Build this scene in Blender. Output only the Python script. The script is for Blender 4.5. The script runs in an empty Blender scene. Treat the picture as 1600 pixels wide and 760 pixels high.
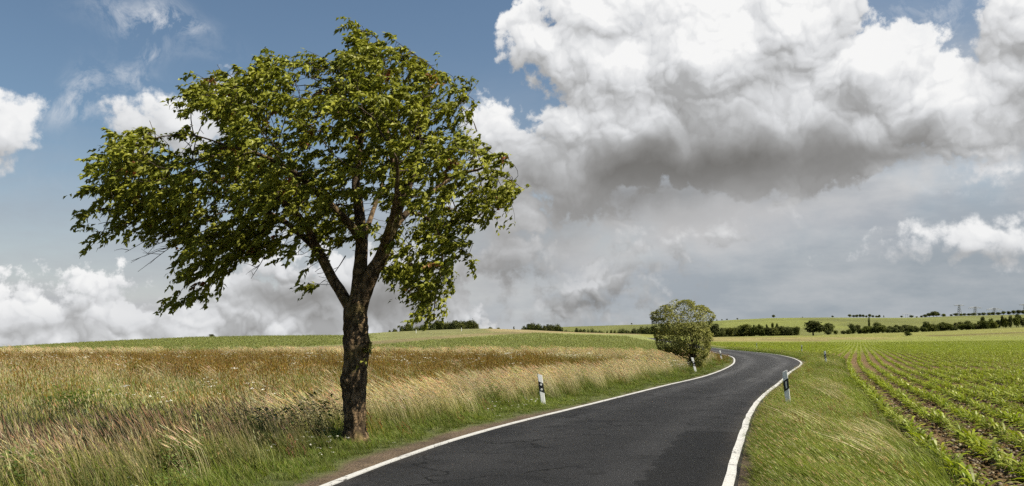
import bpy, bmesh, math, random
import numpy as np
from mathutils import Vector, Matrix, Euler

random.seed(11)
rng = np.random.default_rng(11)
C = bpy.context.scene.collection
scene = bpy.context.scene
R = math.radians

# ------------------------------------------------------------------ camera
F = 1300.0                       # focal length of the photograph in its own pixels (1600 wide)
EYE = 1.7
PITCH = math.atan2(150.0, F)
cam_d = bpy.data.cameras.new('camera')
cam_d.sensor_width = 36.0
cam_d.lens = 36.0 * F / 1600.0
cam_d.clip_start = 0.05
cam_d.clip_end = 30000.0
cam = bpy.data.objects.new('camera', cam_d)
cam.location = (0, 0, EYE)
cam.rotation_euler = (math.pi / 2 + PITCH, 0, 0)
C.objects.link(cam)
scene.camera = cam

# ------------------------------------------------------------------ light
SUN_EL, SUN_AZ = 54.0, 103.0       # elevation; compass angle from +Y (the view) clockwise: high on the right, a little behind the camera
el, az = R(SUN_EL), R(SUN_AZ)
sun_dir = Vector((math.sin(az) * math.cos(el), math.cos(az) * math.cos(el), math.sin(el)))
sd = bpy.data.lights.new('sun', 'SUN')
sd.energy = 5.0
sd.angle = R(0.5)
sd.color = (1.0, 0.93, 0.785)
sun = bpy.data.objects.new('sun', sd)
sun.rotation_euler = sun_dir.to_track_quat('Z', 'Y').to_euler()
C.objects.link(sun)

vs = scene.view_settings
vs.view_transform = 'Standard'
vs.look = 'None'
vs.exposure = 0.85
vs.gamma = 1.0
vs.use_curve_mapping = False
scene.cycles.use_adaptive_sampling = True
scene.cycles.adaptive_threshold = 0.015
scene.cycles.adaptive_min_samples = 12
scene.cycles.use_denoising = False
scene.cycles.max_bounces = 6
scene.cycles.diffuse_bounces = 3
scene.cycles.transmission_bounces = 4
scene.cycles.transparent_max_bounces = 6


# ------------------------------------------------------------------ photograph pixel -> world ray
def ray(px, py):
    x = (px - 800.0) / F
    y = (380.0 - py) / F
    c, s = math.cos(PITCH), math.sin(PITCH)
    return (x, c - y * s, s + y * c)      # X, Y (forward), Z (up)


def G(px, py, z=0.0):
    """Ground point under a pixel of the photograph, on the level z."""
    dx, dy, dz = ray(px, py)
    t = (z - EYE) / dz
    return (dx * t, dy * t)


def P(px, py, Y):
    """Point on a pixel's ray at distance Y ahead."""
    dx, dy, dz = ray(px, py)
    t = Y / dy
    return (dx * t, Y, EYE + dz * t)


def UW(px, py):
    dx, dy, dz = ray(px, py)
    return dx / dy, dz / dy


def AE(px, py):
    dx, dy, dz = ray(px, py)
    return math.atan2(dx, dy) * 1300, math.atan2(dz, math.hypot(dx, dy)) * 1300


# ------------------------------------------------------------------ a small node language
class NT:
    def __init__(s, tree):
        s.t = tree
        s.t.nodes.clear()

    def node(s, typ, **kw):
        n = s.t.nodes.new(typ)
        for k, v in kw.items():
            setattr(n, k, v)
        return n

    def put(s, sock, v):
        if hasattr(v, 'is_output'):
            s.t.links.new(v, sock)
        elif v is not None:
            if sock.type == 'RGBA' and len(v) == 3:
                v = tuple(v) + (1,)
            sock.default_value = v

    def m(s, op, a, b=None, c=None, clamp=False):
        n = s.node('ShaderNodeMath', operation=op, use_clamp=clamp)
        for i, v in enumerate((a, b, c)):
            if v is not None:
                s.put(n.inputs[i], v)
        return n.outputs[0]

    def v(s, op, a, b=None, out=0):
        n = s.node('ShaderNodeVectorMath', operation=op)
        s.put(n.inputs[0], a)
        if b is not None:
            s.put(n.inputs['Scale'] if op == 'SCALE' else n.inputs[1], b)
        return n.outputs[1] if op in ('LENGTH', 'DOT_PRODUCT', 'DISTANCE') else n.outputs[0]

    def mix(s, f, a, b, blend='MIX'):
        n = s.node('ShaderNodeMix', data_type='RGBA', blend_type=blend)
        s.put(n.inputs['Factor'], f)
        s.put(n.inputs[6], a)
        s.put(n.inputs[7], b)
        return n.outputs[2]

    def ramp(s, f, stops, interp='LINEAR'):
        n = s.node('ShaderNodeValToRGB')
        n.color_ramp.interpolation = interp
        e = n.color_ramp.elements
        while len(e) < len(stops):
            e.new(0.5)
        for i, (p, c) in enumerate(stops):
            e[i].position = p
            e[i].color = tuple(c) + (1,) if len(c) == 3 else c
        s.put(n.inputs[0], f)
        return n.outputs[0]

    def sstep(s, x, a, b, lo=0.0, hi=1.0):
        n = s.node('ShaderNodeMapRange', interpolation_type='SMOOTHSTEP')
        for k, v in zip(('Value', 'From Min', 'From Max', 'To Min', 'To Max'), (x, a, b, lo, hi)):
            s.put(n.inputs[k], v)
        return n.outputs[0]

    def lin(s, x, a, b, lo=0.0, hi=1.0):
        n = s.node('ShaderNodeMapRange', interpolation_type='LINEAR')
        for k, v in zip(('Value', 'From Min', 'From Max', 'To Min', 'To Max'), (x, a, b, lo, hi)):
            s.put(n.inputs[k], v)
        return n.outputs[0]

    def noise(s, vec, scale, detail=4, rough=0.5, dim='3D', lac=2.0, dist=0.0, out=0):
        n = s.node('ShaderNodeTexNoise', noise_dimensions=dim)
        s.put(n.inputs['Vector'], vec)
        n.inputs['Scale'].default_value = scale
        n.inputs['Detail'].default_value = detail
        n.inputs['Roughness'].default_value = rough
        n.inputs['Lacunarity'].default_value = lac
        n.inputs['Distortion'].default_value = dist
        return n.outputs[out]

    def voro(s, vec, scale, detail=0, rough=0.5, lac=2.0, smooth=None, dim='2D', feature=None, out=0):
        n = s.node('ShaderNodeTexVoronoi', voronoi_dimensions=dim)
        n.feature = feature or ('SMOOTH_F1' if smooth else 'F1')
        s.put(n.inputs['Vector'], vec)
        n.inputs['Scale'].default_value = scale
        if 'Detail' in n.inputs:
            n.inputs['Detail'].default_value = detail
            n.inputs['Roughness'].default_value = rough
            n.inputs['Lacunarity'].default_value = lac
        if smooth:
            n.inputs['Smoothness'].default_value = smooth
        return n.outputs[out]
# ------------------------------------------------------------------ sky: Nishita behind procedural cumulus, laid out by azimuth and elevation
def build_world():
    w = bpy.data.worlds.new('World')
    scene.world = w
    w.use_nodes = True
    w.cycles.sampling_method = 'NONE'
    t = NT(w.node_tree)
    sky = t.node('ShaderNodeTexSky', sky_type='NISHITA')
    sky.sun_disc = False
    sky.sun_elevation = R(SUN_EL)
    sky.sun_rotation = R(SUN_AZ)
    sky.dust_density = 0.6
    sky.ozone_density = 2.0
    d = t.node('ShaderNodeTexCoord').outputs['Generated']
    sep = t.node('ShaderNodeSeparateXYZ')
    t.put(sep.inputs[0], d)
    x, y, z = sep.outputs
    A = t.m('MULTIPLY', t.m('ARCTAN2', x, y), 1300.0)
    E = t.m('MULTIPLY', t.m('ARCTAN2', z, t.m('SQRT', t.m('ADD', t.m('MULTIPLY', x, x), t.m('MULTIPLY', y, y)))), 1300.0)
    cmb = t.node('ShaderNodeCombineXYZ')
    t.put(cmb.inputs[0], A)
    t.put(cmb.inputs[1], E)
    q0 = cmb.outputs[0]
    # gentle warp so that no outline is a clean ellipse
    wn = t.noise(q0, 1 / 120.0, 2, 0.5, '2D', out=1)
    q = t.v('ADD', q0, t.v('SCALE', t.v('SUBTRACT', wn, (0.5, 0.5, 0.5)), 70.0))
    fn = t.noise(q0, 1 / 22.0, 3, 0.6, '2D', out=1)
    qn = t.v('ADD', q, t.v('SCALE', t.v('SUBTRACT', fn, (0.5, 0.5, 0.5)), 17.0))
    L = Vector((0.35, 0.94, 0)).normalized()      # towards the light, seen in the plane of the sky
    s1, s2 = tuple(L * 9), tuple(L * 34)
    qs = [q, t.v('ADD', q, s1), t.v('ADD', q, s2)]
    qns = [qn, t.v('ADD', qn, s1), t.v('ADD', qn, s2)]

    def billow(v, octs):
        # cauliflower: rounded heads on rounded heads
        h = None
        for (sc, am, off) in octs:
            a = t.voro(t.v('ADD', v, (off, off * 1.7, 0)), 1.0 / sc)
            a = t.m('MULTIPLY', t.m('MULTIPLY', a, a), -am)
            h = a if h is None else t.m('ADD', h, a)
        return h

    O4 = [(125, 0.75, 11), (62, 0.50, 77), (30, 0.32, 31), (14, 0.20, 5)]
    BN = [billow(qns[0], O4), billow(qns[1], O4), billow(qns[2], O4[:3])]
    soft = t.noise(q0, 1 / 130.0, 5, 0.55, '2D')
    soft2 = t.noise(t.v('ADD', t.v('MULTIPLY', q0, (0.45, 1.3, 1)), (500, 90, 0)), 1 / 120.0, 6, 0.6, '2D')
    frag = t.noise(q0, 1 / 34.0, 6, 0.62, '2D')

    def mask(v, blobs, k=0.3):
        out = None
        for (px, py, rx, ry) in blobs:
            a, e = AE(px, py)
            dv = t.v('MULTIPLY', t.v('SUBTRACT', v, (a, e, 0)), (1.0 / rx, 1.0 / ry, 0))
            m_ = t.m('MULTIPLY', t.m('SUBTRACT', 1.0, t.v('LENGTH', dv)), min(rx, ry) / 60.0)
            out = m_ if out is None else t.m('SMOOTH_MAX', out, m_, k)
        return out

    def soft_mask(blobs, v=q):
        out = None
        for (px, py, rx, ry, k) in blobs:
            a, e = AE(px, py)
            dv = t.v('MULTIPLY', t.v('SUBTRACT', v, (a, e, 0)), (1.0 / rx, 1.0 / ry, 0))
            l2 = t.v('DOT_PRODUCT', dv, dv)
            m_ = t.m('MULTIPLY', t.m('EXPONENT', t.m('MULTIPLY', l2, -1.0)), k)
            out = m_ if out is None else t.m('ADD', out, m_)
        return out

    def tone(f):
        return t.ramp(f, [(0.0, (0.165, 0.160, 0.152)), (0.25, (0.27, 0.267, 0.262)), (0.5, (0.45, 0.455, 0.46)),
                          (0.75, (0.70, 0.71, 0.725)), (0.92, (0.845, 0.85, 0.855)), (1.0, (0.925, 0.925, 0.92))])

    def cumulus(col, blobs, dark, amp, edge, k1, k2, base, op, bias=0.22, fr=0.5, lift=None):
        H = [t.m('ADD', mask(v, blobs), t.m('MULTIPLY', t.m('ADD', b, bias), amp)) for v, b in zip(qs, BN)]
        Ha = t.m('ADD', H[0], t.lin(frag, 0.25, 0.75, -fr, fr))
        alpha = t.sstep(Ha, 0.0, edge)
        det = t.m('ADD', t.m('MULTIPLY', t.m('SUBTRACT', H[0], H[1]), k1), t.m('MULTIPLY', t.m('SUBTRACT', H[0], H[2]), k2))
        det = t.m('ADD', det, t.lin(frag, 0.3, 0.7, -0.03, 0.03))
        light = base
        if dark:
            dk = t.m('MULTIPLY', soft_mask(dark), t.lin(soft, 0.3, 0.7, 0.8, 1.2))
            det = t.m('MULTIPLY', det, t.lin(dk, 0.05, 0.5, 1.0, 0.25))
            light = t.m('SUBTRACT', base, dk)
        light = t.m('ADD', light, t.m('MINIMUM', t.m('MAXIMUM', det, -0.34), 0.30))
        return t.mix(t.m('MULTIPLY', alpha, op), col, tone(t.m('MINIMUM', t.m('MAXIMUM', light, 0.0), 1.0)))

    # clear blue overhead
    col = t.v('SCALE', t.mix(1.0, sky.outputs[0], SKY_TINT, 'MULTIPLY'), SKY_STRENGTH)
    # thin veil rising from the horizon: pale on the left, rain grey on the right
    veil = t.sstep(t.m('ADD', E, t.lin(soft2, 0.2, 0.8, -60.0, 60.0)), 10.0, 320.0, 0.93, 0.0)
    side = t.sstep(A, -350.0, 250.0)
    lump = t.lin(soft2, 0.35, 0.7)
    vc = t.mix(lump, t.mix(side, (0.43, 0.44, 0.475), (0.37, 0.405, 0.44)), t.mix(side, (0.55, 0.55, 0.57), (0.44, 0.47, 0.495)))
    col = t.mix(veil, col, vc)
    # overcast sheet on the right half, up to the big cloud
    sh = soft_mask([(1250, 330, 520, 150, 1.3), (1000, 420, 420, 90, 0.7), (1500, 200, 240, 200, 0.6)], q0)
    sh = t.m('MULTIPLY', t.m('MINIMUM', sh, 1.0), t.lin(soft, 0.25, 0.6, 0.45, 1.0))
    shc = t.mix(t.lin(soft2, 0.36, 0.66), (0.38, 0.415, 0.46), (0.60, 0.61, 0.62))
    col = t.mix(t.m('MINIMUM', sh, 0.97), col, shc)
    lit = soft_mask([(1130, 365, 170, 44, 0.6), (1010, 385, 110, 36, 0.4), (1250, 325, 120, 26, 0.4)], q)
    col = t.mix(t.m('MINIMUM', t.m('MULTIPLY', lit, t.lin(soft, 0.3, 0.65, 0.35, 1.1)), 0.9), col, (0.64, 0.635, 0.64))
    # grey rain curtain low on the right
    rain = soft_mask([(1330, 455, 330, 62, 0.95), (1620, 440, 240, 60, 0.8)], q0)
    col = t.mix(t.m('MINIMUM', t.m('MULTIPLY', rain, t.lin(soft2, 0.3, 0.7, 0.8, 1.1)), 0.95), col, t.mix(t.lin(soft2, 0.38, 0.66), (0.32, 0.365, 0.405), (0.46, 0.485, 0.51)))

    # bank along the left horizon and grey masses in the middle
    col = cumulus(col, [(-60, 530, 150, 95), (60, 530, 140, 98), (180, 522, 140, 98), (290, 530, 130, 100), (400, 505, 140, 105), (520, 490, 140, 105), (640, 470, 130, 95), (100, 560, 400, 70), (500, 560, 400, 80),
                        (330, 430, 70, 26), (440, 420, 90, 50)],
                  [(440, 470, 110, 32, 0.30), (560, 470, 150, 40, 0.34), (500, 520, 120, 16, -0.15), (200, 515, 220, 18, 0.22), (690, 440, 110, 40, 0.25), (240, 470, 60, 25, 0.2), (640, 510, 200, 22, -0.05), (60, 505, 60, 20, 0.12)],
                  0.95, 0.4, 0.62, 0.36, 0.70, 0.97)
    col = cumulus(col, [(800, 400, 170, 65), (930, 440, 170, 65), (700, 420, 120, 50), (860, 490, 220, 50), (1020, 410, 80, 50), (1130, 370, 90, 36)],
                  [(850, 350, 150, 36, 0.32), (780, 430, 170, 30, 0.12)], 1.4, 0.9, 0.42, 0.32, 0.46, 0.9)
    col = cumulus(col, [(1110, 375, 130, 44), (1200, 335, 110, 40), (1000, 375, 90, 35), (1290, 300, 70, 22)], [], 1.6, 1.3, 0.30, 0.22, 0.68, 0.75)
    # small fair-weather clouds
    col = cumulus(col, [(4, 205, 62, 66), (285, 190, 95, 66), (335, 155, 60, 46), (225, 200, 56, 44), (-60, 230, 80, 60)], [(0, 250, 60, 25, 0.15), (270, 225, 90, 30, 0.15)],
                  0.8, 0.4, 0.3, 0.22, 0.82, 0.97, fr=0.25)
    # right-hand cumulus
    col = cumulus(col, [(1490, 380, 150, 28), (1580, 366, 130, 44), (1670, 355, 120, 56), (1580, 255, 80, 38), (1440, 277, 44, 18), (1640, 190, 120, 60), (1450, 238, 60, 18)],
                  [(1540, 398, 170, 14, 0.2), (1570, 205, 70, 20, 0.3)], 0.8, 0.5, 0.35, 0.26, 0.80, 0.95, fr=0.3)
    # the great cumulus
    col = cumulus(col, [(842, 62, 86, 76), (915, 90, 110, 100), (930, 30, 130, 90), (980, 110, 150, 110), (1100, 90, 200, 150), (1230, 40, 160, 120), (1350, 110, 140, 105), (1470, 165, 140, 90),
                        (1640, 40, 110, 110), (1580, 120, 100, 80), (890, 200, 95, 80), (775, 205, 62, 58), (1000, 215, 200, 110), (1180, 200, 250, 120), (1330, 215, 150, 85),
                        (930, 290, 150, 56), (1120, 275, 220, 60), (810, 330, 110, 56), (800, 250, 85, 85), (865, 260, 100, 80), (930, 330, 120, 48), (1420, 225, 90, 55), (1280, 270, 120, 30)],
                  [(960, 285, 150, 52, 0.42), (1100, 266, 160, 48, 0.42), (1250, 236, 160, 48, 0.38), (1385, 235, 70, 28, 0.28), (880, 330, 80, 24, 0.34), (1040, 212, 110, 36, 0.16),
                   (800, 250, 75, 60, 0.24), (1190, 178, 90, 28, 0.18), (960, 335, 110, 22, 0.22), (1570, 150, 70, 60, 0.12), (860, 215, 40, 60, 0.08), (1000, 160, 50, 40, 0.07)],
                  0.95, 0.34, 0.50, 0.32, 0.79, 1.0, fr=0.30)
    # soft shade hanging under the great cloud
    wide = soft_mask([(950, 340, 230, 46, 0.60), (810, 385, 150, 44, 0.50), (1180, 300, 150, 26, 0.30), (730, 440, 120, 36, 0.35)], q0)
    col = t.mix(t.m('MINIMUM', t.m('MULTIPLY', wide, t.lin(soft, 0.3, 0.7, 0.5, 1.15)), 0.8), col, (0.39, 0.387, 0.385))
    und = soft_mask([(950, 310, 120, 26, 0.55), (1090, 292, 120, 22, 0.42), (1240, 262, 140, 20, 0.42), (1380, 245, 70, 18, 0.3), (845, 352, 90, 20, 0.38)], qn)
    col = t.mix(t.m('MINIMUM', t.m('MULTIPLY', und, t.lin(soft, 0.3, 0.7, 0.6, 1.15)), 0.85), col, (0.25, 0.247, 0.242))
    # torn wisps in the blue
    wi = soft_mask([(215, 25, 60, 24, 0.6), (265, 40, 40, 10, 0.8), (135, 150, 30, 34, 0.55), (100, 180, 60, 14, 0.4), (205, 115, 40, 25, 0.5), (235, 78, 20, 8, 0.5), (300, 75, 60, 14, 0.15),
                    (1440, 30, 60, 40, 0.5), (1500, 300, 80, 6, 0.4), (560, 300, 400, 40, 0.12)], q)
    wi = t.m('MULTIPLY', wi, t.lin(t.noise(q, 1 / 45.0, 7, 0.66, '2D'), 0.42, 0.68), clamp=True)
    col = t.mix(t.m('MINIMUM', wi, 0.85), col, (0.75, 0.77, 0.80))
    bg = t.node('ShaderNodeBackground')
    t.put(bg.inputs[0], col)
    bg.inputs[1].default_value = 0.555
    out = t.node('ShaderNodeOutputWorld')
    t.put(out.inputs[0], bg.outputs[0])


SKY_STRENGTH = 0.10
SKY_TINT = (0.98, 1.0, 0.95)
build_world()
# ------------------------------------------------------------------ names, parents, tags
def tag(o, label=None, cat=None, group=None, kind=None):
    for k, v in (('label', label), ('category', cat), ('group', group), ('kind', kind)):
        if v:
            o[k] = v
    return o


def mesh_obj(name, verts, faces, mat=None, parent=None, smooth=False, cols=None, mats=None, midx=None):
    me = bpy.data.meshes.new(name)
    me.from_pydata([tuple(v) for v in verts], [], [tuple(f) for f in faces])
    for m_ in (mats or ([mat] if mat else [])):
        me.materials.append(m_)
    if smooth:
        me.polygons.foreach_set('use_smooth', [True] * len(me.polygons))
    if midx is not None:
        me.polygons.foreach_set('material_index', midx)
    if cols is not None:
        a = me.color_attributes.new('tint', 'FLOAT_COLOR', 'POINT')
        c4 = np.ones((len(verts), 4), np.float32)
        c4[:, :3] = cols
        a.data.foreach_set('color', c4.ravel())
    me.update()
    o = bpy.data.objects.new(name, me)
    C.objects.link(o)
    if parent:
        o.parent = parent
    return o


def empty(name, loc, rz=0.0):
    o = bpy.data.objects.new(name, None)
    o.location = loc
    o.rotation_euler = (0, 0, rz)
    o.empty_display_size = 0.2
    C.objects.link(o)
    return o


def sm(x, a, b):
    t_ = np.clip((x - a) / (b - a), 0, 1)
    return t_ * t_ * (3 - 2 * t_)


def vnoise(x, y, seed=0):
    """Cheap smooth value noise (numpy)."""
    xi, yi = np.floor(x).astype(np.int64), np.floor(y).astype(np.int64)
    fx, fy = x - xi, y - yi
    fx, fy = fx * fx * (3 - 2 * fx), fy * fy * (3 - 2 * fy)

    def hsh(a, b):
        n = (a * 374761393 + b * 668265263 + seed * 974634777) & 0x7fffffff
        n = ((n ^ (n >> 13)) * 1274126177) & 0x7fffffff
        return ((n ^ (n >> 16)) & 0xffff) / 65535.0
    a, b, c, d = hsh(xi, yi), hsh(xi + 1, yi), hsh(xi, yi + 1), hsh(xi + 1, yi + 1)
    return (a * (1 - fx) + b * fx) * (1 - fy) + (c * (1 - fx) + d * fx) * fy


def fbm(x, y, o=4, seed=0):
    s, a, n = 0, 0.5, 0
    for i in range(o):
        s = s + a * vnoise(x * 2 ** i, y * 2 ** i, seed + i)
        n += a
        a *= 0.5
    return s / n


# ------------------------------------------------------------------ the road's two edges, on level ground
LE = [(470, 772), (600, 722), (700, 688), (800, 660.5), (870, 644), (960, 622), (1040, 602), (1100, 588), (1138, 573), (1146, 564.5), (1141, 557.5), (1120, 552.5), (1104, 548.2), (1088, 544.4), (1072, 541.6)]
RE = [(1147, 772), (1158, 709), (1168, 678), (1179, 643), (1198, 618), (1225, 596), (1236, 583), (1253, 571), (1252, 565.5), (1238, 559.5), (1214, 554.5), (1179, 550.6), (1141, 547), (1112, 543.4), (1088, 540.6)]


def spline(pts, n):
    p = np.array(pts, float)
    p = np.vstack([2 * p[0] - p[1], p, 2 * p[-1] - p[-2]])
    out = []
    for i in range(1, len(p) - 2):
        seg = np.linalg.norm(p[i + 1] - p[i])
        for t_ in np.linspace(0, 1, max(6, int(seg / 0.4)), endpoint=False):
            out.append(0.5 * ((2 * p[i]) + (p[i + 1] - p[i - 1]) * t_ + (2 * p[i - 1] - 5 * p[i] + 4 * p[i + 1] - p[i + 2]) * t_ ** 2
                              + (-p[i - 1] + 3 * p[i] - 3 * p[i + 1] + p[i + 2]) * t_ ** 3))
    out.append(p[-2])
    out = np.array(out)
    for _ in range(30):      # iron out the reading errors
        out[1:-1] = 0.25 * out[:-2] + 0.5 * out[1:-1] + 0.25 * out[2:]
    s = np.concatenate([[0], np.cumsum(np.linalg.norm(np.diff(out, axis=0), axis=1))])
    q = np.linspace(0, s[-1], n)
    return np.stack([np.interp(q, s, out[:, 0]), np.interp(q, s, out[:, 1])], 1)


le, re_ = [G(*p) for p in LE], [G(*p) for p in RE]


def extend(p):      # back past the camera, and on behind the bush
    p = [np.array(v) for v in p]
    d0 = (p[0] - p[1]) / np.linalg.norm(p[0] - p[1])
    back = [p[0] + d0 * k for k in (26, 17, 9)]
    return back + p


le, re_ = extend(le), extend(re_)
le += [np.array((39.0, 222.0)), np.array((40.5, 252.0))]
re_ += [np.array((44.0, 222.0)), np.array((45.5, 252.0))]
NR = 900
EL = spline(le, NR)
ER = spline(re_, NR)
MID = (EL + ER) / 2


def road_side(X, Y):
    """Signed distance outside the asphalt: <0 on the road; side -1 left, +1 right."""
    X = np.asarray(X, float)
    Y = np.asarray(Y, float)
    sh = X.shape
    p = np.stack([X.ravel(), Y.ravel()], 1)
    d = np.full(len(p), 1e9)
    s = np.zeros(len(p))
    near = (np.abs(p[:, 1]) < 360) & (np.abs(p[:, 0]) < 200)
    idx = np.nonzero(near)[0]
    sub = 3
    for k0 in range(0, len(idx), 20000):
        ii = idx[k0:k0 + 20000]
        dm = ((p[ii][:, None, :] - MID[None, ::sub]) ** 2).sum(2)
        j = dm.argmin(1) * sub
        j2 = np.clip(j + 1, 0, NR - 1)
        j1 = np.clip(j - 1, 0, NR - 1)
        tan = MID[j2] - MID[j1]
        tan /= np.linalg.norm(tan, axis=1)[:, None]
        nrm = np.stack([tan[:, 1], -tan[:, 0]], 1)          # to the right
        off = ((p[ii] - MID[j]) * nrm).sum(1)
        hw = np.abs(((ER[j] - EL[j]) * nrm).sum(1)) / 2
        dist = np.sqrt(dm.min(1))
        side = np.sign(off)
        d[ii] = np.maximum(np.abs(off), dist * 0.98) - hw
        s[ii] = side
    far = ~near
    s[far] = np.sign(p[far, 0])
    return d.reshape(sh), s.reshape(sh)


# ------------------------------------------------------------------ lie of the land
def curve(pts):
    uw = sorted(UW(*p) for p in pts)
    us, ws = np.array([a for a, b in uw]), np.array([b for a, b in uw])

    def f(u):
        return np.interp(u, us, ws)
    return f


CREST = curve([(-500, 556), (0, 543), (100, 537), (200, 532), (300, 527.5), (400, 525.5), (535, 524), (600, 519.5), (660, 516.5), (700, 515), (760, 513.5), (820, 515.5), (900, 519.5), (1010, 522.5),
               (1115, 527), (1290, 523.5), (1440, 519), (1600, 511.5), (1900, 500)])
FAR = curve([(-500, 560), (0, 552), (600, 530), (700, 521), (800, 516), (880, 511), (960, 508.5), (1015, 507), (1113, 502), (1150, 500), (1200, 497.5), (1245, 496.8), (1290, 496.5), (1400, 497), (1440, 496.5), (1500, 494), (1600, 492), (1900, 490)])
DFAR = 1200.0


def ucoord(X, Y):
    return X / np.maximum(Y, 1.0)


def hills(X, Y):
    u = np.clip(ucoord(X, Y), -1.2, 1.2)
    Dc = 265 + 95 * sm(u, -0.3, 0.1) + 60 * sm(u, 0.15, 0.4)
    zc = EYE + CREST(u) * Dc
    zf = EYE + FAR(u) * DFAR
    d0 = 58 + 130 * sm(u, 0.1, 0.26)
    t_ = np.clip((Y - d0) / (Dc - d0), 0, 1)
    z = zc * (t_ * t_ * (3 - 2 * t_) * 0.55 + t_ ** 1.5 * 0.45)
    drop = 9.0 - 7.5 * sm(u, 0.12, 0.28)
    a = sm(Y, Dc, Dc + 130)
    b = sm(Y, Dc + 110, DFAR)
    b = 0.6 * b + 0.4 * np.clip((Y - Dc - 110) / (DFAR - Dc - 110), 0, 1)
    z2 = (zc - drop * a) * (1 - b) + zf * b
    z = np.where(Y > Dc, z2, z)
    tail = np.clip((Y - DFAR) / 2500, 0, None)
    z = np.where(Y > DFAR, zf - 14 * sm(Y, DFAR, DFAR + 260) - 95 * tail, z)
    return z


def height(X, Y):
    X = np.asarray(X, float)
    Y = np.asarray(Y, float)
    z = hills(X, Y)
    d, s = road_side(X, Y)
    left = s < 0
    dd = np.clip(d, 0, None)
    near = 1 - sm(Y, 45, 90)
    ditch = -0.42 * sm(dd, 1.7, 4.0) * (1 - 0.75 * sm(dd, 6, 14))
    bank = -0.10 * sm(dd, 0.4, 1.5)
    z = z + np.where(left, (ditch) * near, bank * near * 0.5)
    z = z + (fbm(X * 0.35, Y * 0.35, 3, 5) - 0.5) * 0.16 * sm(dd, 0.5, 3) * near
    z = z - 0.03 * (1 - sm(d, -0.15, 0.35)) - 0.25 * (1 - sm(d, -1.6, -0.5))
    return z


def hz(x, y):
    return float(height(np.array([x]), np.array([y]))[0])


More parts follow.
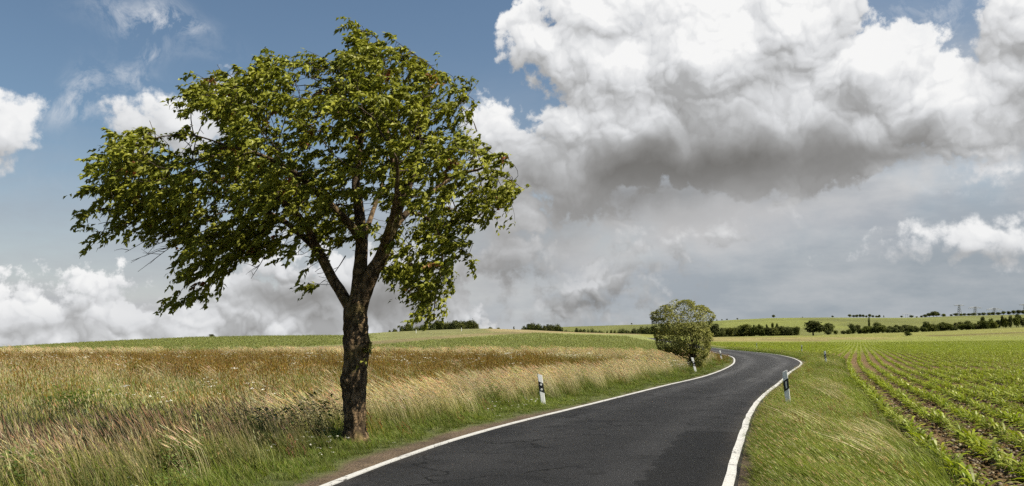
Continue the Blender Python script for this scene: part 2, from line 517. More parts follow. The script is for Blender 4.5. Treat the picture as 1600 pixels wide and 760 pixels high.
# ------------------------------------------------------------------ land colours: which field lies where
def land_colour(X, Y, Z):
    u = ucoord(X, Y)
    px = 800 + u * F * 0.9934
    w = (Z - EYE) / np.maximum(Y, 1)
    py = 530 - w * F * 1.0066
    d, s = road_side(X, Y)
    col = np.zeros(X.shape + (3,))
    n1 = fbm(X * 0.05, Y * 0.05, 4, 3)
    n2 = fbm(X * 0.012, Y * 0.012, 4, 9)

    def put(mask, c, var=0.12):
        c = np.array(c) * (1 + var * (n1 - 0.5)[..., None] * 2)
        col[...] = col * (1 - mask[..., None]) + c * mask[..., None]
    green = (0.165, 0.180, 0.060)
    put(np.ones_like(u), (0.085, 0.085, 0.03))
    # --- left: meadow soil, then the young crop on the rise
    crop = sm(Y, 66, 70) * (px < 1110)
    put(crop, green, 0.10)
    pale = sm(Y, 60, 63) * (1 - sm(Y, 71, 77)) * (px < 1000)
    put(pale, (0.36, 0.32, 0.17))
    top = np.interp(px, [0, 100, 311, 440, 539, 580, 675, 770, 860], [558, 557, 549, 545, 540, 534, 527, 520, 515])
    bot = np.interp(px, [0, 100, 311, 440, 539, 580, 675, 770, 860], [562, 561, 555, 551, 548, 541, 532, 525.5, 519])
    wob = (fbm(X * 0.03, Y * 0.02, 3, 20) - 0.5) * 3
    band = sm(py + wob, top - 1.0, top + 0.6) * (1 - sm(py + wob, bot - 1.5, bot + 0.5)) * (Y > 64) * (px < 865) * (Y < 420)
    put(band, (0.155, 0.130, 0.062), 0.35)
    pband = band * sm(n1, 0.5, 0.62) * (px < 420)
    put(pband, (0.33, 0.29, 0.16))
    over = (py < top - 0.5) * (Y > 64) * (px < 865) * (Y < 420)
    hill_olive = over * sm(px, 540, 640)
    put(hill_olive * 1.0, (0.140, 0.140, 0.055), 0.15)
    tan = sm(px, 752, 775) * (1 - sm(px, 1000, 1030)) * (Y > 100) * (Y < 430) * (1 - sm(py + wob * 0.5, np.interp(px, [760, 860, 1010], [518, 520.5, 523.5]) - 0.8, np.interp(px, [760, 860, 1010], [518, 520.5, 523.5]) + 0.8))
    put(tan, (0.215, 0.175, 0.085), 0.2)
    # --- right: ploughed loam under the maize, closing to green with distance
    rt = (s > 0) & (Y < 420) & (px > 1000)
    soil = rt * sm(d, 1.2, 3.2)
    put(soil * (Y < 430), (0.112, 0.071, 0.034), 0.25)
    put(rt * sm(Y, 70, 150) * (d > 3), (0.150, 0.165, 0.035), 0.12)
    put(rt * sm(Y, 150, 170) * (1 - sm(px, 1330, 1460)) * sm(py, 526.0, 528.0) * (1 - sm(py + wob * 0.4, 530.5 + 2.5 * (px < 1290), 532.0 + 2.5 * (px < 1290))) * (px > 1090), (0.185, 0.160, 0.060), 0.3)
    put(rt * (Y > 150) * (1 - sm(py, 524.5, 527.0)), (0.155, 0.155, 0.040), 0.18)
    ln = np.interp(px, [1400, 1480, 1600, 1700], [526.0, 524.3, 519.2, 515])
    put(rt * (px > 1440) * np.exp(-((py - ln) / 0.75) ** 2) * (Y > 150), (0.10, 0.075, 0.03))
    # --- beyond: grazed hills
    hill = sm(Y, 400, 460)
    put(hill * (px > 780), (0.108, 0.115, 0.032), 0.25)
    put(hill * sm(px, 1090, 1130) * (1 - sm(px, 1240 + (py - 500) * 6, 1275 + (py - 500) * 6)) * (py < 513), (0.135, 0.148, 0.036), 0.15)
    put(hill * (px > 1280) * np.exp(-((py - (496 + (px - 1280) * 0.012)) / 1.5) ** 2) * 0.8, (0.135, 0.150, 0.045))
    put(hill * sm(n2, 0.52, 0.60) * 0.5 * (py > 500), (0.080, 0.088, 0.026))
    # --- verges
    vl = (s < 0) * (1 - sm(d, 2.2, 3.2)) * (Y < 200)
    put(vl * (d > -0.1), (0.075, 0.085, 0.028), 0.2)
    vr = (s > 0) * (1 - sm(d, 1.4, 3.6)) * (Y < 200)
    put(vr * (d > -0.1), (0.060, 0.080, 0.018), 0.2)
    # trodden dirt along the asphalt
    e = (fbm(X * 0.9, Y * 0.9, 3, 31) - 0.5)
    wL = 0.34 * (1 - sm(Y, 14, 26)) + 0.12
    dirtL = (s < 0) * (1 - sm(d + e * 0.35, wL - 0.12, wL + 0.05)) * (Y < 90)
    dirtR = (s > 0) * (1 - sm(d + e * 0.2, 0.16, 0.26)) * (Y < 90)
    put(np.maximum(dirtL, dirtR) * (d > -1.5), (0.085, 0.063, 0.043), 0.2)
    return np.clip(col, 0.01, 0.6)


def land_material():
    m_ = bpy.data.materials.new('land')
    m_.use_nodes = True
    t = NT(m_.node_tree)
    at = t.node('ShaderNodeVertexColor', layer_name='tint')
    pos = t.node('ShaderNodeNewGeometry').outputs['Position']
    n1 = t.noise(pos, 2.3, 6, 0.62)
    n2 = t.noise(pos, 0.22, 5, 0.6)
    n3 = t.noise(t.v('MULTIPLY', pos, (1.0, 0.35, 1)), 0.9, 4, 0.7)
    k = t.m('MULTIPLY', t.lin(n1, 0.25, 0.75, 0.55, 1.45), t.lin(n2, 0.3, 0.7, 0.82, 1.18))
    k = t.m('MULTIPLY', k, t.lin(n3, 0.3, 0.7, 0.8, 1.2))
    c = t.mix(1.0, at.outputs[0], t.v('SCALE', (1.0, 1.0, 1.0), k), 'MULTIPLY')
    # pebbles and crumbs
    v = t.voro(pos, 26.0, dim='3D')
    c = t.mix(t.sstep(v, 0.10, 0.20, 0.35, 0.0), c, t.mix(0.6, (0.24, 0.19, 0.13), at.outputs[0]))
    b = t.node('ShaderNodeBump')
    b.inputs['Strength'].default_value = 0.8
    b.inputs['Distance'].default_value = 0.06
    t.put(b.inputs['Height'], t.m('ADD', t.noise(pos, 7.0, 6, 0.65), t.m('MULTIPLY', v, 0.4)))
    bs = t.node('ShaderNodeBsdfPrincipled')
    t.put(bs.inputs['Base Color'], c)
    bs.inputs['Roughness'].default_value = 0.95
    bs.inputs['Specular IOR Level'].default_value = 0.15
    t.put(bs.inputs['Normal'], b.outputs[0])
    o = t.node('ShaderNodeOutputMaterial')
    t.put(o.inputs[0], bs.outputs[0])
    return m_


def build_land():
    rr = [0.0, 1.5, 3.0]
    while rr[-1] < 5200:
        rr.append(rr[-1] + max(0.16, rr[-1] * (0.020 if rr[-1] < 500 else 0.035)))
    rr = np.array(rr)
    fr = np.arange(-48, 48.001, 0.28)
    bk = np.linspace(48, 312, 67)[1:-1]
    an = np.radians(np.concatenate([fr, bk]))
    na, nr = len(an), len(rr)
    Rg, Ag = np.meshgrid(rr[1:], an, indexing='ij')
    X, Y = Rg * np.sin(Ag), Rg * np.cos(Ag)
    Z = height(X, Y)
    colr = land_colour(X, Y, Z)
    v = np.concatenate([[[0, 0, hz(0, 0)]], np.stack([X, Y, Z], -1).reshape(-1, 3)])
    cc = np.concatenate([[[0.1, 0.1, 0.05]], colr.reshape(-1, 3)])
    i = np.arange(nr - 2)[:, None]
    j = np.arange(na)[None]
    j2 = (j + 1) % na
    q = np.stack([1 + i * na + j, 1 + i * na + j2, 1 + (i + 1) * na + j2, 1 + (i + 1) * na + j], -1).reshape(-1, 4)
    tri = [(0, 1 + (k + 1) % na, 1 + k) for k in range(na)]
    faces = [tuple(f[::-1]) for f in q.tolist()] + tri
    o = mesh_obj('ground', v, faces, land_material(), smooth=True, cols=cc)
    tag(o, 'rolling farmland under the meadow, crops and distant hills', kind='structure')


# ------------------------------------------------------------------ asphalt
def asphalt_material():
    m_ = bpy.data.materials.new('asphalt')
    m_.use_nodes = True
    t = NT(m_.node_tree)
    pos = t.node('ShaderNodeNewGeometry').outputs['Position']
    uv = t.node('ShaderNodeUVMap', uv_map='uv').outputs[0]       # x across 0..1, y metres along
    sep = t.node('ShaderNodeSeparateXYZ')
    t.put(sep.inputs[0], uv)
    ux, uy = sep.outputs[0], sep.outputs[1]
    g = t.noise(pos, 70.0, 3, 0.7)
    grain = t.voro(pos, 130.0, dim='3D')
    big = t.noise(pos, 0.55, 5, 0.6)
    str_ = t.noise(t.v('MULTIPLY', uv, (9.0, 0.22, 0)), 1.0, 5, 0.6, '2D')
    base = t.mix(t.lin(g, 0.3, 0.7), (0.005, 0.005, 0.0053), (0.022, 0.022, 0.0228))
    base = t.mix(t.sstep(grain, 0.16, 0.06, 0.0, 0.6), base, (0.085, 0.085, 0.085))
    base = t.mix(1.0, base, t.v('SCALE', (1.0, 1.0, 1.02), t.lin(big, 0.3, 0.7, 0.6, 1.45)), 'MULTIPLY')
    # wheel tracks polished a little paler
    def trk(c, wd):
        return t.m('EXPONENT', t.m('MULTIPLY', t.m('POWER', t.m('DIVIDE', t.m('SUBTRACT', t.m('ADD', ux, t.m('MULTIPLY', t.m('SUBTRACT', str_, 0.5), 0.12)), c), wd), 2.0), -1.0))
    tr = t.m('ADD', trk(0.24, 0.09), trk(0.73, 0.09))
    far = t.sstep(uy, 36.0, 62.0, 0.12, 0.75)
    base = t.mix(t.m('MULTIPLY', tr, t.m('MULTIPLY', far, t.lin(str_, 0.3, 0.7, 0.3, 1.0))), base, (0.085, 0.085, 0.088))
    base = t.mix(t.sstep(uy, 30.0, 75.0, 0.0, 0.35), base, (0.062, 0.062, 0.064))  # the grazing sheen of the distant road, put into its colour
    # a darker resurfaced patch on the right, close by, and a tarred joint
    patch = t.m('MULTIPLY', t.m('MULTIPLY', t.sstep(ux, 0.765, 0.79), t.sstep(uy, 38.9, 39.0, 1.0, 0.0)), t.sstep(ux, 0.985, 0.97))
    wobb = t.lin(t.noise(pos, 3.0, 4, 0.6), 0.3, 0.7, -0.02, 0.02)
    patch = t.m('MULTIPLY', t.sstep(t.m('ADD', ux, wobb), 0.765, 0.772), t.sstep(t.m('ADD', uy, t.m('MULTIPLY', wobb, 2.0)), 32.25, 32.32, 1.0, 0.0))
    base = t.mix(t.m('MULTIPLY', patch, 0.72), base, (0.004, 0.004, 0.0042))
    # cracks
    dv = t.noise(pos, 1.2, 4, 0.6, out=1)
    ce = t.voro(t.v('ADD', pos, t.v('SCALE', dv, 1.2)), 0.42, dim='2D', feature='DISTANCE_TO_EDGE')
    crack = t.m('MULTIPLY', t.sstep(ce, 0.005, 0.020, 1.0, 0.0), t.sstep(t.noise(pos, 0.35, 3, 0.5), 0.44, 0.56))
    seam = t.m('MULTIPLY', t.sstep(t.noise(t.v('MULTIPLY', uv, (5.0, 0.9, 0)), 1.0, 6, 0.7, '2D'), 0.56, 0.66), t.sstep(uy, 60.0, 40.0))
    base = t.mix(t.m('MULTIPLY', seam, 0.55), base, (0.006, 0.006, 0.0063))
    base = t.mix(t.m('MULTIPLY', crack, 0.9), base, (0.003, 0.003, 0.003))
    # dust near the edges
    ed = t.m('MINIMUM', ux, t.m('SUBTRACT', 1.0, ux))
    base = t.mix(t.m('MULTIPLY', t.sstep(ed, 0.0, 0.10, 0.35, 0.0), t.lin(big, 0.35, 0.7)), base, (0.085, 0.072, 0.058))
    b = t.node('ShaderNodeBump')
    b.inputs['Strength'].default_value = 0.55
    b.inputs['Distance'].default_value = 0.012
    t.put(b.inputs['Height'], t.m('ADD', t.m('MULTIPLY', g, 0.8), t.m('SUBTRACT', t.m('MULTIPLY', grain, -0.8), t.m('MULTIPLY', crack, 1.5))))
    bs = t.node('ShaderNodeBsdfPrincipled')
    t.put(bs.inputs['Base Color'], base)
    t.put(bs.inputs['Roughness'], t.lin(big, 0.3, 0.7, 0.80, 0.92))
    bs.inputs['Specular IOR Level'].default_value = 0.16
    t.put(bs.inputs['Normal'], b.outputs[0])
    o = t.node('ShaderNodeOutputMaterial')
    t.put(o.inputs[0], bs.outputs[0])
    return m_


def paint_material():
    m_ = bpy.data.materials.new('road_paint')
    m_.use_nodes = True
    t = NT(m_.node_tree)
    pos = t.node('ShaderNodeNewGeometry').outputs['Position']
    n = t.noise(pos, 9.0, 5, 0.65)
    n2 = t.noise(pos, 60.0, 3, 0.6)
    c = t.mix(t.lin(n, 0.35, 0.7), (0.37, 0.365, 0.35), (0.49, 0.485, 0.47))
    c = t.mix(t.sstep(t.m('ADD', n, t.m('MULTIPLY', n2, 0.35)), 0.76, 0.84), c, (0.10, 0.095, 0.085))
    ce = t.voro(t.v('ADD', pos, t.v('SCALE', t.noise(pos, 4.0, 3, 0.5, out=1), 0.4)), 1.1, dim='2D', feature='DISTANCE_TO_EDGE')
    c = t.mix(t.m('MULTIPLY', t.sstep(ce, 0.006, 0.02, 0.85, 0.0), t.sstep(t.noise(pos, 0.8, 2, 0.5), 0.48, 0.58)), c, (0.05, 0.045, 0.04))
    bs = t.node('ShaderNodeBsdfPrincipled')
    t.put(bs.inputs['Base Color'], c)
    bs.inputs['Roughness'].default_value = 0.7
    b = t.node('ShaderNodeBump')
    b.inputs['Strength'].default_value = 0.3
    b.inputs['Distance'].default_value = 0.01
    t.put(b.inputs['Height'], n2)
    t.put(bs.inputs['Normal'], b.outputs[0])
    o = t.node('ShaderNodeOutputMaterial')
    t.put(o.inputs[0], bs.outputs[0])
    return m_


def road_z(x, y):
    return np.maximum(0.0, hills(np.asarray(x, float), np.asarray(y, float)) * sm(np.asarray(y, float), 170, 230))


def build_road():
    s = np.concatenate([[0], np.cumsum(np.linalg.norm(np.diff(MID, axis=0), axis=1))])
    K = 13
    fr = np.linspace(0, 1, K)
    V = EL[:, None] * (1 - fr)[None, :, None] + ER[:, None] * fr[None, :, None]
    camber = 0.05 * (1 - (2 * fr - 1) ** 2)
    Z = road_z(V[..., 0], V[..., 1]) + 0.004 + camber[None]
    v = np.concatenate([V, Z[..., None]], -1).reshape(-1, 3)
    f = [(i * K + k, i * K + k + 1, (i + 1) * K + k + 1, (i + 1) * K + k) for i in range(NR - 1) for k in range(K - 1)]
    # thin broken lips down to the verge
    n0 = len(v)
    tan = np.gradient(MID, axis=0)
    tan /= np.linalg.norm(tan, axis=1)[:, None]
    nr_ = np.stack([tan[:, 1], -tan[:, 0]], 1)
    lip = np.concatenate([np.c_[EL - nr_ * 0.06, road_z(EL[:, 0], EL[:, 1]) - 0.07], np.c_[ER + nr_ * 0.06, road_z(ER[:, 0], ER[:, 1]) - 0.07]])
    v = np.concatenate([v, lip])
    f += [(n0 + i, i * K, (i + 1) * K, n0 + i + 1) for i in range(NR - 1)]
    f += [(i * K + K - 1, n0 + NR + i, n0 + NR + i + 1, (i + 1) * K + K - 1) for i in range(NR - 1)]
    o = mesh_obj('road', v, f, asphalt_material(), smooth=True)
    uvl = o.data.uv_layers.new(name='uv')
    uvv = np.zeros((len(v), 2), np.float32)
    uvv[:NR * K, 0] = np.tile(fr, NR)
    uvv[:NR * K, 1] = np.repeat(s, K)
    uvv[n0:n0 + NR, 1] = s
    uvv[n0 + NR:] = np.c_[np.ones(NR), s]
    li = np.zeros(len(o.data.loops), np.int32)
    o.data.loops.foreach_get('vertex_index', li)
    uvl.data.foreach_set('uv', uvv[li].ravel())
    tag(o, 'dark asphalt country road winding between the verges', kind='structure')
    # edge lines, ragged by hand-laid paint
    pm = paint_material()
    for nm, E_, sg, lab in (('edge_line', EL, 1, 'white painted line along the left edge of the road'), ('edge_line', ER, -1, 'white painted line along the right edge of the road')):
        jit = (np.interp(s, np.arange(0, s[-1] + 3, 0.7), rng.normal(0, 1, len(np.arange(0, s[-1] + 3, 0.7))))) * 0.006
        w0 = 0.02 + jit
        w1 = 0.135 + np.roll(jit, 37) + (0.004 if sg < 0 else 0.0)
        a = E_ + nr_ * (sg * w0)[:, None]
        b = E_ + nr_ * (sg * w1)[:, None]
        za = road_z(a[:, 0], a[:, 1]) + 0.004 + camber[1] * 0.2 + 0.012
        zb = road_z(b[:, 0], b[:, 1]) + 0.004 + camber[1] * 0.62 + 0.010
        vv = np.concatenate([np.c_[a, za], np.c_[b, zb], np.c_[a, za - 0.03], np.c_[b, zb - 0.03]])
        ff = []
        for i in range(NR - 1):
            ff += [(i, NR + i, NR + i + 1, i + 1), (2 * NR + i, i, i + 1, 2 * NR + i + 1), (NR + i, 3 * NR + i, 3 * NR + i + 1, NR + i + 1)]
        if sg < 0:
            ff = [x_[::-1] for x_ in ff]
        tag(mesh_obj(nm, vv, ff, pm), lab, kind='structure')


build_land()
build_road()
# ------------------------------------------------------------------ leaf and bark materials
def leaf_material(name, gain=1.0, trans=0.35, gloss=0.06, rough=0.45, patch=0.0, var=0.22):
    m_ = bpy.data.materials.new(name)
    m_.use_nodes = True
    t = NT(m_.node_tree)
    at = t.node('ShaderNodeVertexColor', layer_name='tint').outputs[0]
    rnd = t.node('ShaderNodeObjectInfo').outputs['Random']
    hv = t.node('ShaderNodeHueSaturation')
    t.put(hv.inputs['Hue'], t.lin(rnd, 0, 1, 0.492, 0.512))
    t.put(hv.inputs['Saturation'], t.lin(t.m('FRACT', t.m('MULTIPLY', rnd, 7.3)), 0, 1, 0.85, 1.1))
    t.put(hv.inputs['Value'], t.lin(t.m('FRACT', t.m('MULTIPLY', rnd, 13.7)), 0, 1, gain * (1 - var), gain * (1 + var)))
    t.put(hv.inputs['Color'], at)
    c = hv.outputs[0]
    if patch:
        pos = t.node('ShaderNodeNewGeometry').outputs['Position']
        c = t.mix(1.0, c, t.v('SCALE', (1, 1, 1), t.lin(t.noise(pos, 0.35, 4, 0.6), 0.3, 0.7, 1 - patch, 1 + patch)), 'MULTIPLY')
    df = t.node('ShaderNodeBsdfDiffuse')
    t.put(df.inputs[0], c)
    tr = t.node('ShaderNodeBsdfTranslucent')
    t.put(tr.inputs[0], t.mix(1.0, c, (1.02, 1.08, 0.65), 'MULTIPLY'))
    gl = t.node('ShaderNodeBsdfGlossy')
    gl.inputs['Color'].default_value = (0.55, 0.55, 0.40, 1)
    gl.inputs['Roughness'].default_value = rough
    a = t.node('ShaderNodeMixShader')
    a.inputs[0].default_value = trans
    t.put(a.inputs[1], df.outputs[0])
    t.put(a.inputs[2], tr.outputs[0])
    b = t.node('ShaderNodeMixShader')
    b.inputs[0].default_value = gloss
    t.put(b.inputs[1], a.outputs[0])
    t.put(b.inputs[2], gl.outputs[0])
    o = t.node('ShaderNodeOutputMaterial')
    t.put(o.inputs[0], b.outputs[0])
    return m_


def plain(name, col, rough=0.6, spec=0.3, metal=0.0, var=0.12, scale=12.0):
    m_ = bpy.data.materials.new(name)
    m_.use_nodes = True
    t = NT(m_.node_tree)
    tc = t.node('ShaderNodeTexCoord').outputs['Object']
    n = t.noise(tc, scale, 5, 0.6)
    bs = t.node('ShaderNodeBsdfPrincipled')
    t.put(bs.inputs['Base Color'], t.mix(1.0, col, t.v('SCALE', (1, 1, 1), t.lin(n, 0.3, 0.7, 1 - var, 1 + var)), 'MULTIPLY'))
    bs.inputs['Roughness'].default_value = rough
    bs.inputs['Metallic'].default_value = metal
    bs.inputs['Specular IOR Level'].default_value = spec
    o = t.node('ShaderNodeOutputMaterial')
    t.put(o.inputs[0], bs.outputs[0])
    return m_


M_GRASS = leaf_material('grass_blades', 1.0, 0.32, 0.02, 0.5, patch=0.36)
M_STRAW = leaf_material('dry_grass', 1.0, 0.22, 0.03, 0.5, patch=0.12)
M_MAIZE = leaf_material('maize_leaf', 1.0, 0.35, 0.03, 0.38, patch=0.10)


# ------------------------------------------------------------------ blades, stalks and heads
class Plants:
    """Collects blades into one mesh."""

    def __init__(s, seed):
        s.v, s.f, s.c = [], [], []
        s.r = random.Random(seed)

    def strip(s, pts, wid, cols, side):
        n0 = len(s.v)
        k = len(pts)
        for i, (p, w_, c) in enumerate(zip(pts, wid, cols)):
            if i == k - 1 and w_ <= 0:
                s.v.append(tuple(p))
                s.c.append(c)
            else:
                s.v.append(tuple(p - side * w_))
                s.v.append(tuple(p + side * w_))
                s.c += [c, c]
        for i in range(k - 1):
            a = n0 + 2 * i
            if i == k - 2 and wid[-1] <= 0:
                s.f.append((a, a + 1, a + 2))
            else:
                s.f.append((a, a + 1, a + 3, a + 2))

    def blade(s, base, h, lean, w, c0, c1, n=4, curl=1.8, droop=0.0):
        r = s.r
        a = r.uniform(0, 6.283)
        side = Vector((math.cos(a), math.sin(a), 0))
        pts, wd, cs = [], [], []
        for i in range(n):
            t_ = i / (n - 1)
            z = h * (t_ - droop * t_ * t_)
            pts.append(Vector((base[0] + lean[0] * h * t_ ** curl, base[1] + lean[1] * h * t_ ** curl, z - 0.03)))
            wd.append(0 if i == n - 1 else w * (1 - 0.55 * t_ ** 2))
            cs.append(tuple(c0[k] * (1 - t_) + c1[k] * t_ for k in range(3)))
        s.strip(pts, wd, cs, side)
        return pts

    def head(s, p, d, length, w, c, n=3, planes=2):
        """Seed head: crossed narrow lozenges along d."""
        r = s.r
        d = d.normalized()
        u = d.orthogonal().normalized()
        u.rotate(Matrix.Rotation(r.uniform(0, 6.28), 3, d))
        for k in range(planes):
            uu = u.copy()
            uu.rotate(Matrix.Rotation(math.pi * k / planes, 3, d))
            cc = tuple(x * r.uniform(0.8, 1.2) for x in c)
            s.strip([p, p + d * length * 0.4, p + d * length], [w * 0.3, w, 0], [cc, cc, cc], uu)

    def build(s, name, mat):
        me = bpy.data.meshes.new(name)
        me.from_pydata(s.v, [], s.f)
        me.materials.append(mat)
        a = me.color_attributes.new('tint', 'FLOAT_COLOR', 'POINT')
        c4 = np.ones((len(s.v), 4), np.float32)
        c4[:, :3] = np.array(s.c)
        a.data.foreach_set('color', c4.ravel())
        return bpy.data.objects.new(name, me)       # the caller links it (or its collection)


def jit(r, c, k=0.15):
    g = r.uniform(1 - k, 1 + k)
    return tuple(x * g * r.uniform(1 - k * 0.4, 1 + k * 0.4) for x in c)


WIND = (-1.0, 0.12)


def wl(r, a, b, spread=0.25):
    k = r.uniform(a, b)
    return (WIND[0] * k + r.uniform(-spread, spread), WIND[1] * k + r.uniform(-spread, spread))


def disc(r, rad):
    a, q = r.uniform(0, 6.283), math.sqrt(r.random()) * rad
    return (q * math.cos(a), q * math.sin(a))


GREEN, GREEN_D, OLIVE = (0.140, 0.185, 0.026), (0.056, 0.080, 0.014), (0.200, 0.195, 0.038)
STRAW, PINK, RUST, RUST_D = (0.50, 0.42, 0.23), (0.66, 0.54, 0.35), (0.235, 0.138, 0.030), (0.180, 0.095, 0.024)


def c_meadow(seed):
    p = Plants(seed)
    r = p.r
    for _ in range(46):
        c = jit(r, r.choice([GREEN, GREEN, OLIVE, OLIVE, (0.21, 0.19, 0.055)]), 0.2)
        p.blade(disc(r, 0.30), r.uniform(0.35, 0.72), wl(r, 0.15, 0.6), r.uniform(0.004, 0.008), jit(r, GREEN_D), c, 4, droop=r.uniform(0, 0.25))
    for _ in range(7):
        q = p.blade(disc(r, 0.3), r.uniform(0.6, 0.85), wl(r, 0.2, 0.45, 0.12), 0.0025, OLIVE, STRAW, 3)
        p.head(q[-1], q[-1] - q[-2], r.uniform(0.06, 0.12), 0.007, jit(r, STRAW, 0.2))
    return p


def c_rust(seed):
    p = Plants(seed)
    r = p.r
    for _ in range(24):
        p.blade(disc(r, 0.32), r.uniform(0.3, 0.6), wl(r, 0.1, 0.5), r.uniform(0.004, 0.007), jit(r, GREEN_D), jit(r, r.choice([OLIVE, (0.20, 0.15, 0.045)]), 0.2), 4, droop=0.15)
    for _ in range(20):
        q = p.blade(disc(r, 0.34), r.uniform(0.5, 0.85), wl(r, 0.05, 0.35, 0.15), 0.003, OLIVE, RUST, 3)
        c = jit(r, r.choice([RUST, RUST, RUST_D, (0.26, 0.16, 0.05)]), 0.2)
        d = q[-1] - q[-2]
        for k in range(4):
            o_ = Vector((r.uniform(-0.4, 0.4), r.uniform(-0.4, 0.4), 1.0))
            p.head(q[-1] - d.normalized() * (0.05 * k), d.normalized() + o_ * 0.6, r.uniform(0.05, 0.10), 0.008, c, planes=1)
    return p


def c_plume(seed, pale=False):
    p = Plants(seed)
    r = p.r
    for _ in range(26):
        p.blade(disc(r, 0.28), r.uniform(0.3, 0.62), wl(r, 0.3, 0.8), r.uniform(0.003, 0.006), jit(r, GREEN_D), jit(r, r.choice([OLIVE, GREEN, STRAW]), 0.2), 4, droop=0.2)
    for _ in range(34):
        h = r.uniform(0.72, 1.10)
        c = jit(r, r.choice([PINK, PINK, STRAW, (0.60, 0.47, 0.31)]), 0.18)
        q = p.blade(disc(r, 0.30), h, wl(r, 0.26, 0.56, 0.08), 0.0026, OLIVE, c, 5, curl=1.8, droop=0.05)
        d = q[-1] - q[-2] + Vector((-0.10, 0, -0.06))
        p.head(q[-1] - d.normalized() * 0.08, d, r.uniform(0.17, 0.28), r.uniform(0.0045, 0.0075), c)
    return p


def c_ditch_shaded(seed):  # long ditch grass with the crown's shade mixed into its blade colours
    p = Plants(seed)
    r = p.r
    for _ in range(54):
        c = jit(r, r.choice([(0.085, 0.100, 0.022), (0.120, 0.110, 0.030), (0.065, 0.085, 0.018), (0.17, 0.135, 0.055)]), 0.2)
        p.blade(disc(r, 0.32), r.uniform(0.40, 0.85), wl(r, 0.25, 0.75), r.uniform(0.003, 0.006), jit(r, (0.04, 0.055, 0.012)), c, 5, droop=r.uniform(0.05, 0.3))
    for _ in range(11):
        q = p.blade(disc(r, 0.32), r.uniform(0.7, 1.0), wl(r, 0.3, 0.6, 0.1), 0.0024, OLIVE, (0.26, 0.19, 0.11), 5, curl=1.8)
        p.head(q[-1] - (q[-1] - q[-2]).normalized() * 0.06, q[-1] - q[-2], r.uniform(0.14, 0.24), 0.005, jit(r, (0.30, 0.215, 0.13), 0.2))
    return p


def c_short(seed):
    p = Plants(seed)
    r = p.r
    for _ in range(60):
        c = jit(r, r.choice([(0.140, 0.200, 0.024), (0.165, 0.22, 0.028), (0.19, 0.205, 0.038), (0.25, 0.22, 0.08)]), 0.2)
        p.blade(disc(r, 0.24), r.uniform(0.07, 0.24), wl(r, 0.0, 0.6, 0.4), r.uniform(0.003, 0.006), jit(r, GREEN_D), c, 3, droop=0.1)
    return p


def c_blown(seed):
    p = Plants(seed)
    r = p.r
    for _ in range(64):
        c = jit(r, r.choice([(0.185, 0.220, 0.028), (0.215, 0.245, 0.038), (0.140, 0.180, 0.020), (0.205, 0.235, 0.044), (0.25, 0.26, 0.075)]), 0.2)
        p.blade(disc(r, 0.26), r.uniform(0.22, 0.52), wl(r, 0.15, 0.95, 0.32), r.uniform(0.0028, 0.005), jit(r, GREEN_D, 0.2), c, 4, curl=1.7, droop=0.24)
    for _ in range(2):
        q = p.blade(disc(r, 0.25), r.uniform(0.30, 0.46), wl(r, 0.5, 0.9, 0.15), 0.0022, OLIVE, STRAW, 3)
        p.head(q[-1], q[-1] - q[-2], r.uniform(0.05, 0.09), 0.005, jit(r, STRAW, 0.2))
    return p


def c_tuft(seed):
    p = Plants(seed)
    r = p.r
    for _ in range(58):
        c = jit(r, r.choice([(0.60, 0.50, 0.30), (0.50, 0.40, 0.22), (0.66, 0.56, 0.38)]), 0.15)
        p.blade(disc(r, 0.22), r.uniform(0.40, 0.70), wl(r, 0.5, 1.0, 0.2), r.uniform(0.0026, 0.0045), jit(r, OLIVE), c, 5, curl=1.6, droop=0.28)
    return p


def c_sorrel(seed):
    p = Plants(seed)
    r = p.r
    for _ in range(16):
        q = p.blade(disc(r, 0.20), r.uniform(0.25, 0.48), wl(r, 0.15, 0.6, 0.2), 0.0026, OLIVE, RUST_D, 3)
        d = (q[-1] - q[-2]).normalized()
        for k in range(5):
            p.head(q[-1] - d * 0.035 * k, d + Vector((r.uniform(-0.7, 0.7), r.uniform(-0.7, 0.7), 0.3)), 0.05, 0.007, jit(r, (0.20, 0.095, 0.045), 0.2), planes=1)
    return p


def c_flower(seed, small=False):
    p = Plants(seed)
    r = p.r
    k = 0.34 if small else 1.0
    for _ in range(4 if small else 6):
        q = p.blade(disc(r, 0.28), r.uniform(0.5, 0.8) * k, wl(r, 0.1, 0.3, 0.15), 0.0025, GREEN_D, GREEN, 3)
        for j in range(4 if small else 7):
            c = jit(r, (0.72, 0.71, 0.64), 0.1)
            o_ = q[-1] + Vector((r.uniform(-1, 1), r.uniform(-1, 1), r.uniform(-0.2, 0.3))) * 0.045 * (0.6 if small else 1)
            u = Vector((r.uniform(-0.4, 0.4), r.uniform(-0.7, 0.0), 1)).normalized()
            a = u.orthogonal().normalized()
            s_ = r.uniform(0.004, 0.008) if small else r.uniform(0.007, 0.012)
            p.strip([o_ - u.cross(a) * s_, o_ + u.cross(a) * s_], [s_, s_], [c, c], a)
    for _ in range(14):
        p.blade(disc(r, 0.26), r.uniform(0.2, 0.5) * k, wl(r, 0.1, 0.5), 0.005, GREEN_D, jit(r, GREEN), 3)
    return p


